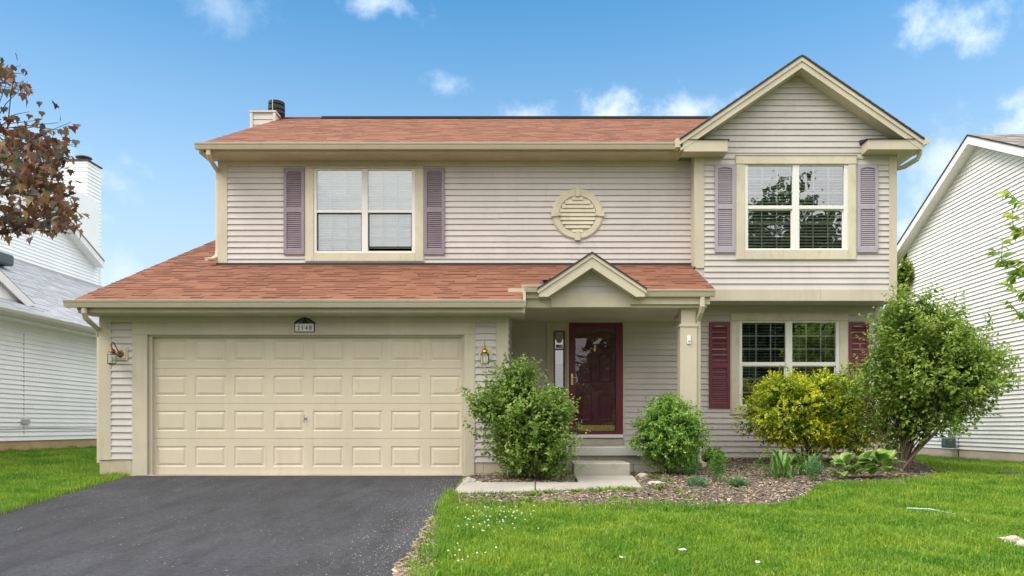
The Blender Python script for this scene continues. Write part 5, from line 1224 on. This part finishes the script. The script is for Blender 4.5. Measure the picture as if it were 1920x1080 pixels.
M['hosta'] = leaf_obj_mat('hosta_green', [(.12, .25, .05), (.18, .34, .07), (.26, .42, .09)], .4, .4); M['hosta_edge'] = leaf_obj_mat('hosta_margin', [(.46, .52, .16), (.55, .58, .22), (.48, .55, .18)], .4, .4)
hx, hy, hz = gp(1622, 902)
HO = thing('hosta', 'hosta with broad yellow-edged leaves at the front of the bed', 'hosta', (hx, hy + .12, hz)); hl = hosta_leaf()
rq = random.Random(4)
for k in range(52):
    a = rq.uniform(0, 2 * math.pi); ring = rq.random(); ell = rq.choice((-.26, .02, .30)); L = rq.uniform(.19, .30) * (1.15 if ell > .1 else .9)
    b = Vector((hx + ell + math.cos(a) * ring * .16, hy + .12 + math.sin(a) * ring * .10, hz + .07 + (1 - ring) * .22 + (.06 if ell > .1 else 0)))
    q = Matrix.Rotation(a - math.pi / 2 + rq.uniform(-.3, .3), 4, 'Z') @ Matrix.Rotation(rq.uniform(-.25, .35) + (1 - ring) * .5, 4, 'X') @ Matrix.Rotation(rq.uniform(-.3, .3), 4, 'Y')
    inst('leaf', hl, HO, b, q.to_quaternion(), (L * 1.05, L, L))
def strap():
    m = MB(); n = 8
    for i in range(n + 1):
        t = i / n; w = .036 * (1 - t ** 2.5) + .001; y = .95 * t ** 1.25; z = math.sin(t * 2.5) * .72
        m.v += [(-w, y, z + .012), (0, y, z), (w, y, z + .012)]
    for i in range(n):
        for k in range(2): m.f.append((i * 3 + k, i * 3 + k + 1, i * 3 + 4 + k, i * 3 + 3 + k))
    return m.mesh('strap_leaf', M['lf_lily'], smooth=True)
sl_ = strap()
for (px, py, lab, nl_, hh) in ((1462, 897, 'taller daylily clump of arching strap leaves in front of the golden shrub', 38, .50), (1516, 893, 'smaller daylily clump beside the hosta', 30, .42)):
    x, y, z = gp(px, py); T = thing('daylily', lab, 'daylily', (x, y, z), 'daylilies in the mulch bed')
    for k in range(nl_):
        a = rq.uniform(0, 2 * math.pi); L = hh * rq.uniform(.55, 1.3)
        inst('leaf', sl_, T, (x + rq.gauss(0, .10), y + rq.gauss(0, .06), z - .01), (Matrix.Rotation(a, 4, 'Z') @ Matrix.Rotation(rq.uniform(-.6, .25), 4, 'X')).to_quaternion(), (L * 1.1, L * rq.uniform(.35, 1.3), L))
# vine on the neighbour's corner
vy = 22.3
shrub('climbing_vine', 'green vine clinging to the far corner of the cream house', (RXN - .12, vy, .0), [((RXN - .16, vy, 5.15), (.18, .35, .45), .5, .1), ((RXN - .2, vy + .3, 3.9), (.30, .4, 1.5), .5, .1)], (.13, .10), .2, 7, M['lf_d'], 260, 61, stems=3, cat='vine', stem_reach=1.0)

# --- maple at the driveway side and young tree at the lawn side
def maple_leaf():
    m = MB(); pts = [(0, 0), (.10, .05), (.30, -.04), (.27, .10), (.50, .20), (.36, .30), (.42, .52), (.22, .46), (.17, .62), (.10, .72), (0, 1.0)]
    full = pts + [(-x, y) for x, y in reversed(pts[1:-1])]; m.v = [(0, .32, .0)] + [(x, y, .10 * abs(x) * 2 - .12 * (y - .3) ** 2) for x, y in full]
    n = len(full); m.f = [(0, i + 1, (i + 1) % n + 1) for i in range(n)]; return m
ml = maple_leaf(); mlm = ml.mesh('maple_leaf', M['lf_maple'])
MY = 7.4
MT = thing('maple_tree', 'red-leaved maple whose branches reach in over the driveway', 'tree', (-7.3, MY, G(-7.3, MY)))
tb = Vector((-7.3, MY, G(-7.3, MY) - .1)); MB().tube([tb, tb + Vector((.02, 0, 1.2)), tb + Vector((.0, .02, 2.6)), tb + Vector((.05, 0, 4.3)), tb + Vector((.0, 0, 6.0))], [.14, .11, .09, .06, .02], 10).obj('trunk', M['bark_dark'], MT)
rq = random.Random(21); limbs = []
def gl(px, py, dy=0): return Vector((X(px, MY + dy), MY + dy, Z(py, MY + dy)))
targets = [(40, 155, .2), (10, 135, 0), (110, 230, .1), (145, 270, .3), (130, 330, -.2), (150, 410, .1), (100, 400, .4), (60, 430, -.1), (20, 380, .3), (70, 300, -.3), (30, 240, .2), (90, 350, .5), (45, 345, .0), (120, 290, -.4), (75, 225, .3), (15, 300, -.5), (-40, 200, .2), (-60, 300, 0), (-50, 400, .3)]
src = [(-7.28, 2.3), (-7.29, 1.9), (-7.28, 2.8)]
for i, (px, py, dy) in enumerate(targets):
    e = gl(px, py, dy); s0 = Vector((-7.28, MY, e.z - rq.uniform(.5, 1.1))); mid = s0.lerp(e, .55) + Vector((0, 0, .18))
    MB().tube([s0, s0.lerp(mid, .5) + Vector((0, 0, .08)), mid, mid.lerp(e, .6) + Vector((0, 0, .03)), e], [.022, .014, .009, .005, .002], 6).obj('branch', M['bark_dark'], MT); limbs.append((s0, mid, e))
spots = []
blobs = [(15, 135, 30, 30, 16), (40, 165, 16, 10, 6), (80, 270, 55, 42, 52), (30, 260, 42, 45, 40), (92, 292, 30, 40, 24), (40, 340, 60, 48, 74), (90, 372, 44, 46, 50), (20, 410, 36, 30, 22), (124, 408, 28, 28, 22), (60, 420, 38, 18, 16), (75, 330, 50, 70, 40), (-30, 330, 40, 110, 50), (-30, 180, 35, 60, 24)]
for (cx, cy, rx, ry, n) in blobs:
    for _ in range(int(n * 2.1)):
        cg = lambda: max(-1.15, min(1.15, rq.gauss(0, .55)))
        dy = rq.gauss(0, .42); spots.append((cx + cg() * rx, cy + cg() * ry, dy))
for (cx, cy, rx, ry, n) in blobs[:11]:
    for _ in range(6):
        e = gl(cx + rq.gauss(0, .7) * rx, cy + rq.gauss(0, .7) * ry, rq.gauss(0, .3)); l0 = min(limbs, key=lambda q: (q[2] - e).length); s0 = l0[1].lerp(l0[2], rq.uniform(.3, .9))
        MB().tube([s0, s0.lerp(e, .5) + Vector((0, 0, .05)), e], [.006, .004, .002], 5).obj('twig', M['bark_dark'], MT)
singles = [(75, 190, 0), (102, 192, 0), (114, 218, 0), (134, 236, 0), (142, 262, 0), (45, 150, .1), (50, 157, .1), (48, 183, 0)]
allsp = singles + spots
def leaf_rot(): return (Matrix.Rotation(rq.uniform(0, 6.28), 4, 'Z') @ Matrix.Rotation(rq.uniform(-1.9, -.3), 4, 'X') @ Matrix.Rotation(rq.gauss(0, .7), 4, 'Y'))
mv, mf, mtint = [], [], []
for i, (px, py, dy) in enumerate(sorted(allsp, key=lambda s_: -s_[0])):
    p = gl(px, py, dy); L = rq.uniform(.066, .112); Rm = leaf_rot()
    if i < 300: inst('leaf', mlm, MT, p, Rm.to_quaternion(), (L, L, L))
    else:
        b = len(mv); tt = rq.random(); mv += [tuple(p + (Rm @ Vector(v)) * L) for v in ml.v]; mf += [tuple(b + k for k in f) for f in ml.f]; mtint += [tt] * len(ml.v)
# rest of the crown, outside the frame
for _ in range(900):
    d = Vector((rq.gauss(0, 1), rq.gauss(0, 1), rq.gauss(0, 1))).normalized(); p = Vector((-7.45, MY, 3.6)) + Vector((d.x * 1.55, d.y * 1.7, d.z * 1.7)) * rq.uniform(.4, 1) ** .5
    if X(0, p.y) < p.x + .15: continue
    b = len(mv); L = rq.uniform(.08, .12); Rm = leaf_rot(); tt = rq.random(); mv += [tuple(p + (Rm @ Vector(v)) * L) for v in ml.v]; mf += [tuple(b + k for k in f) for f in ml.f]; mtint += [tt] * len(ml.v)
mm = MB(); mm.v = mv; mm.f = mf; o = mm.obj('foliage', M['lf_maple_mass'], MT, kind='stuff'); at = o.data.attributes.new('tint', 'FLOAT', 'POINT'); at.data.foreach_set('value', np.array(mtint, np.float32))

YT = 6.6
RT = thing('young_tree', 'young light-green tree reaching in at the lawn edge before the cream house', 'tree', (4.95, YT, G(4.95, YT)))
tb = Vector((4.95, YT, G(4.95, YT) - .1)); MB().tube([tb, tb + Vector((-.02, 0, 1.0)), tb + Vector((.03, 0, 2.2)), tb + Vector((0, 0, 3.4))], [.05, .04, .03, .008], 8).obj('trunk', M['bark'], RT)
lm = MB(); L = 1.0
for i in range(6):
    t = i / 5; w = .19 * math.sin(math.pi * t ** .75) + .002; lm.v += [(-w, t, .08 * w * 3 - .3 * t * t), (0, t, -.3 * t * t), (w, t, .08 * w * 3 - .3 * t * t)]
for i in range(5):
    for k in range(2): lm.f.append((i * 3 + k, i * 3 + k + 1, i * 3 + 4 + k, i * 3 + 3 + k))
lme = lm.mesh('leaf', M['lf_right'], smooth=True)
for (tw, n) in (([(1965, 420), (1935, 400), (1915, 375), (1906, 345)], 26), ([(1965, 455), (1925, 445), (1900, 430), (1884, 395)], 26), ([(1970, 500), (1925, 490), (1890, 485), (1865, 452)], 26), ([(1975, 520), (1930, 510), (1900, 495), (1872, 462)], 22), ([(1975, 560), (1935, 555), (1905, 548), (1875, 527)], 26), ([(1980, 600), (1945, 590), (1920, 580), (1900, 560)], 20), ([(1975, 380), (1950, 390), (1925, 420), (1915, 440)], 22), ([(1990, 470), (1960, 480), (1930, 500), (1918, 520)], 24), ([(1985, 560), (1960, 570), (1930, 575), (1915, 598)], 18)):
    pts = [Vector((X(a, YT), YT + rq.uniform(-.15, .15), Z(b, YT))) for a, b in tw]; MB().tube([Vector((4.95, YT, pts[0].z - .25))] + pts, [.012, .008, .006, .004, .002], 5).obj('branch', M['stem'], RT)
    n = int(n * 1.3)
    for k in range(n):
        t = k / n * (len(pts) - 1); i = min(int(t), len(pts) - 2); p = pts[i].lerp(pts[i + 1], t - i); sz = rq.uniform(.065, .12)
        d = (pts[i + 1] - pts[i]).normalized(); ang = math.atan2(d.y, d.x) + rq.choice((-1, 1)) * rq.uniform(.3, 1.2)
        q = (Matrix.Rotation(ang - math.pi / 2, 4, 'Z') @ Matrix.Rotation(rq.uniform(-.5, .45), 4, 'X') @ Matrix.Rotation(rq.gauss(0, .6), 4, 'Y')).to_quaternion()
        inst('leaf', lme, RT, p, q, (sz * 1.05, sz, sz))

# --- trees across the street (seen in the window reflections) and behind the cream house
def big_tree(label, x, y, h, w, seed, n=2600, lf=.34, group='street trees'):
    rg = np.random.default_rng(seed); z = G(x, y); T = thing('broadleaf_tree', label, 'tree', (x, y, z), group)
    MB().tube([(x, y, z - .2), (x, y, z + h * .25), (x + .1, y, z + h * .55), (x, y, z + h * .85)], [.26, .2, .13, .03], 10).obj('trunk', M['bark'], T)
    V, TI = [], []
    for k in range(9):
        c = np.array([x, y, z + h * .62]) + unit(rg.normal(0, 1, (1, 3)))[0] * np.array([w * .55, w * .55, h * .24]); P, d, r = envelope(rg, n // 9, c, (w * .45, w * .45, h * .17), .3, .25, 2, seed + k)
        D = unit(d + rg.normal(0, .6, d.shape)); V.append(leaf_arrays(P, D, unit(np.array([0, 0, 1.]) + rg.normal(0, .5, d.shape)), np.full(len(P), lf) * rg.uniform(.7, 1.3, len(P)), np.full(len(P), lf * .7))); TI.append(np.clip(.3 + .4 * (r - .5) + rg.normal(0, .2, len(P)), 0, 1))
    o = bpy.data.objects.new('crown', leaf_mesh('crown', np.concatenate(V) - np.array([x, y, z]), np.concatenate(TI), M['lf_tree'])); put(o, T, (x, y, z))
big_tree('tall dark tree across the street opposite the front door', 5.5, -17, 8.5, 4.0, 71, 6000, .42); big_tree('tallest rounded tree across the street opposite the bay', 13.5, -15, 14.0, 6.2, 73, 8000, .5); big_tree('broad tree across the street beyond the lawn', 21.5, -16, 12, 6.5, 76, 8000, .5); big_tree('bushy small tree across the street opposite the ground-floor window', 10, -11.5, 5.2, 4.6, 78, 6000, .34); big_tree('bushy small tree across the street nearer the cream house', 16.5, -12.5, 5.6, 5, 79, 6000, .34); big_tree('bushy small tree across the street between the two other bushy ones', 13.2, -13.5, 5.4, 4.4, 80, 6000, .34); big_tree('bushy small tree across the street opposite the front door', 3.4, -12, 4.4, 4.0, 81, 5000, .34); big_tree('low tree across the street opposite the garage', -8, -20, 6.5, 4.4, 75, 5000, .42)
big_tree('light green tree seen through the gap behind the cream house', 13.9, 27.5, 6.4, 2.3, 77, 2600, .22, 'trees behind the houses')

# ------------------------------------------------------------------ stones and litter
def stone(px, py, rx, ry, rz_, label, seed, mat='white_stone'):
    import bmesh
    x, y, z = gp(px, py); bm = bmesh.new(); bmesh.ops.create_icosphere(bm, subdivisions=3, radius=1)
    for v in bm.verts:
        k = 1 + .35 * mnoise.noise(v.co * 1.4 + Vector((seed, 0, 0))) + .1 * mnoise.noise(v.co * 4 + Vector((seed, 0, 0))); v.co = Vector((v.co.x * rx * k, v.co.y * ry * k, v.co.z * rz_ * k))
    me = bpy.data.meshes.new('stone'); bm.to_mesh(me); bm.free(); me.materials.append(M[mat])
    o = bpy.data.objects.new('stone', me); put(o, None, (x, y, z + rz_ * .5)); tag(o, label, 'stone')
stone(879, 906, .10, .07, .055, 'pale stone at the garage corner by the driveway', 1); stone(897, 908, .05, .045, .035, 'small tan stone beside the pale one at the walk', 2)
stone(1897, 1019, .12, .08, .045, 'flat white stone in the grass near the young tree', 3); stone(1922, 1030, .09, .07, .05, 'white stone cut by the edge of the lawn', 4)
stone(1228, 909, .11, .07, .035, 'flat pale rock among the weeds at the end of the walk', 5); stone(1205, 896, .09, .07, .05, 'grey rock beside the concrete step', 6, 'step')
x, y, z = gp(1800, 968)
hp = [gp(1700, 958), gp(1745, 962), gp(1775, 966), gp(1800, 975), gp(1817, 985)]
M['hose'] = paint('pale_hose', (.36, .50, .46), .4, .05, bumps=0)
tag(MB().tube([(a, b, c + .030 + .012 * (i % 2)) for i, (a, b, c) in enumerate(hp)], .009, 8).obj('garden_hose', M['hose'], None, org=hp[2], smooth=True), 'pale garden hose half sunk in the lawn grass', 'hose')
def scrap(px, py, label, s_):
    x, y, z = gp(px, py); m = MB(); q = random.Random(px); pts = [(x + s_ * math.cos(k * 1.05) * q.uniform(.6, 1.1), y + s_ * .6 * math.sin(k * 1.05) * q.uniform(.6, 1.1), z + .065 + q.uniform(0, .02)) for k in range(6)]
    m.prism([(a, b, c - .004) for a, b, c in pts], (0, 0, .004)); tag(m.obj('litter', M['foil'], None, org=(x, y, z)), label, 'litter')
scrap(1167, 1061, 'white scrap of paper on the lawn nearest the driveway', .03); scrap(1279, 1047, 'pale crumpled leaf-like scrap on the lawn toward the bed', .04); scrap(1420, 1072, 'tiny white scrap low on the lawn', .022)

# ------------------------------------------------------------------ mulch chips, grit, clover, grass (stuff)
def chips(name, P, size, mat, seed, thin=.3):
    rg = np.random.default_rng(seed); n = len(P); a = rg.uniform(0, 6.28, n); L = size * rg.uniform(.4, 1.5, n); w = L * rg.uniform(.18, .5, n); tl = rg.normal(0, .28, n)
    ux_ = np.stack([np.cos(a), np.sin(a), tl], 1); vx_ = np.stack([-np.sin(a), np.cos(a), rg.normal(0, .25, n)], 1)
    ux_, vx_ = unit(ux_) * L[:, None], unit(vx_) * w[:, None]; h = np.array([0, 0, 1.]) * (w * thin)[:, None]
    v = np.stack([P - ux_ - vx_, P + ux_ - vx_, P + ux_ + vx_, P - ux_ + vx_, P - ux_ * .85 - vx_ * .7 + h, P + ux_ * .85 - vx_ * .7 + h, P + ux_ * .85 + vx_ * .7 + h, P - ux_ * .85 + vx_ * .7 + h], 1)
    f = np.array([[4, 5, 6, 7], [0, 1, 5, 4], [1, 2, 6, 5], [2, 3, 7, 6], [3, 0, 4, 7]]); idx = ((np.arange(n) * 8)[:, None, None] + f[None]).reshape(-1)
    me = bpy.data.meshes.new(name); me.vertices.add(n * 8); me.vertices.foreach_set('co', v.reshape(-1).astype(np.float32)); me.loops.add(len(idx)); me.loops.foreach_set('vertex_index', idx.astype(np.int32))
    me.polygons.add(n * 5); me.polygons.foreach_set('loop_start', (np.arange(n * 5) * 4).astype(np.int32)); me.polygons.foreach_set('loop_total', np.full(n * 5, 4, np.int32)); me.materials.append(mat); me.update(calc_edges=True)
    o = bpy.data.objects.new(name, me); put(o, None, (0, 0, 0)); tag(o, kind='stuff'); return o
def scatter(poly, n, seed, dz=.018):
    rg = np.random.default_rng(seed); xs = [p[0] for p in poly]; ys = [p[1] for p in poly]; x = rg.uniform(min(xs), max(xs), n); y = rg.uniform(min(ys), max(ys), n); k = in_poly(x, y, poly); x, y = x[k], y[k]
    return np.stack([x, y, gz(x, y) + dz + rg.uniform(0, .012, len(x))], 1)
chips('mulch_chips', np.concatenate([scatter(BED_P, 34000, 3), scatter(bedA, 4000, 4), scatter(SOIL_P, 2500, 6)]), .020, M['chips'], 5)
rg = np.random.default_rng(8); n = 1700; yy = rg.uniform(5.2, 11.4, n); xx = -1.06 - np.abs(rg.normal(0, .28, n)); P = np.stack([xx, yy, gz(xx, yy) + .011], 1)
x2 = rg.uniform(-6, -1.1, 900); y2 = rg.uniform(5.5, 11.5, 900); k = np.array([mnoise.noise(Vector((a * .9, b * .9, 2))) > -.02 for a, b in zip(x2, y2)]); P = np.concatenate([P, np.stack([x2[k], y2[k], gz(x2[k], y2[k]) + .011], 1)])
chips('driveway_grit', P, .0042, M['grit'], 9, .8)

def blades(name, x, y, hgt, wid, mat, seed):
    rg = np.random.default_rng(seed); n = len(x); z = gz(x, y); cl = np.array([mnoise.noise(Vector((a_ * 2.3, b_ * 2.3, seed))) + .6 * mnoise.noise(Vector((a_ * 7, b_ * 7, seed))) for a_, b_ in zip(x, y)]); hgt = hgt * np.clip(1 + .75 * cl, .45, 2); a = rg.uniform(0, 6.28, n); ln = rg.uniform(.1, .75, n); h = hgt * rg.uniform(.55, 1.25, n); w = wid * rg.uniform(.7, 1.3, n)
    b = rg.uniform(0, 6.28, n); lx, ly = np.cos(b) * ln, np.sin(b) * ln; sx, sy = np.cos(a) * w, np.sin(a) * w
    B0 = np.stack([x - sx, y - sy, z], 1); B1 = np.stack([x + sx, y + sy, z], 1); M0 = np.stack([x - sx * .8 + lx * h * .35, y - sy * .8 + ly * h * .35, z + h * .6], 1); M1 = np.stack([x + sx * .8 + lx * h * .35, y + sy * .8 + ly * h * .35, z + h * .6], 1); Tp = np.stack([x + lx * h * .95, y + ly * h * .95, z + h * (1 - .35 * ln)], 1)
    v = np.stack([B0, B1, M1, M0, Tp], 1); i0 = np.arange(n) * 5
    idx = np.concatenate([np.stack([i0, i0 + 1, i0 + 2, i0 + 3], 1), np.stack([i0 + 3, i0 + 2, i0 + 4], 1)], 1).reshape(-1)
    me = bpy.data.meshes.new(name); me.vertices.add(n * 5); me.vertices.foreach_set('co', v.reshape(-1).astype(np.float32)); me.loops.add(n * 7); me.loops.foreach_set('vertex_index', idx.astype(np.int32))
    st = np.stack([np.arange(n) * 7, np.arange(n) * 7 + 4], 1).reshape(-1); tot = np.tile([4, 3], n); me.polygons.add(n * 2); me.polygons.foreach_set('loop_start', st.astype(np.int32)); me.polygons.foreach_set('loop_total', tot.astype(np.int32))
    me.materials.append(mat); me.update(calc_edges=True); o = bpy.data.objects.new(name, me); put(o, None, (0, 0, 0)); tag(o, kind='stuff'); return o
rg = np.random.default_rng(31)
def lawn(x0, x1, y0, y1, dens, sx):
    n = int((x1 - x0) * (y1 - y0) * dens); x = rg.uniform(x0, x1, n); y = rg.uniform(y0, y1, n); px = VX + x / y * F
    k = (px > -40) & (px < 1960)
    for poly in (DRIVE_P, BED_P, bedA, WALK): k &= ~in_poly(x, y, poly)
    k &= ~(in_poly(x, y, SOIL_P) & (rg.uniform(0, 1, n) < .88))
    k &= ~((x > -6.75) & (x < 6.5) & (y > 11.74)); k &= ~((x > -6.2) & (x < 1.5) & (y > 10.7)); k &= (x > WX) & (x < RXN)
    return x[k], y[k]
parts_ = [lawn(-1.05, 7.6, 4.9, 8.2, 6200, 1), lawn(-1.05, 10.8, 8.2, 12, 4200, 1), lawn(5.5, 11, 12, 22, 1900, 1), lawn(-8.5, -5.6, 7.5, 12, 3600, 1), lawn(-11, -6.7, 12, 21, 1700, 1)]
x = np.concatenate([p[0] for p in parts_]); y = np.concatenate([p[1] for p in parts_])
blades('grass', x, y, .066, .0042, M['grass'], 33)
# longer fringe grass along footings, kerb edges and the bed
fx, fy = [], []
for (p, q, n, s_) in (((-.74, 4.9), (-.96, 8.4), 1300, .06), ((-1.0, 8.3), (-1.02, 9.6), 700, .05), ((-10.95, 13.5), (-10.95, 20), 2600, .05), ((10.9, 15), (10.9, 22), 1600, .06), ((-6.25, 11.3), (-5.8, 8), 700, .04), ((-6.7, 11.6), (-6.2, 11.62), 120, .03), ((-.9, 8.92), (3.0, 8.66), 1500, .07), ((3.9, 10.2), (6.6, 11.7), 900, .08)):
    t = rg.uniform(0, 1, n); fx.append(p[0] + (q[0] - p[0]) * t + rg.normal(0, s_, n)); fy.append(p[1] + (q[1] - p[1]) * t + rg.normal(0, s_, n))
blades('grass', np.concatenate(fx), np.concatenate(fy), .10, .0038, M['grass'], 35)
# white clover heads
m = MB(); rc = random.Random(12)
cl_sp = [(900 + rc.gauss(0, 1) * 40, 1000 - rc.random() * 45) for _ in range(0)] 
for _ in range(75):
    px, py = (rc.gauss(915, 38), rc.gauss(985, 16)) if rc.random() < .62 else ((rc.gauss(960, 40), rc.gauss(968, 7)) if rc.random() < .6 else (rc.gauss(860, 40), rc.gauss(1060, 10)))
    if py < 958 or px < 835: continue
    x, y, z = gp(px, py); h = .075 + rc.uniform(0, .025); r = rc.uniform(.006, .0095)
    m.lathe((x, y, z + h), [(r * .5, -r * .8), (r, -r * .2), (r * .95, r * .4), (r * .4, r * .9)], 6)
M['clover'] = paint('clover_white', (.62, .64, .58), .7, .1, bumps=0)
o = m.obj('clover_blossom', M['clover'], None); tag(o, kind='stuff')
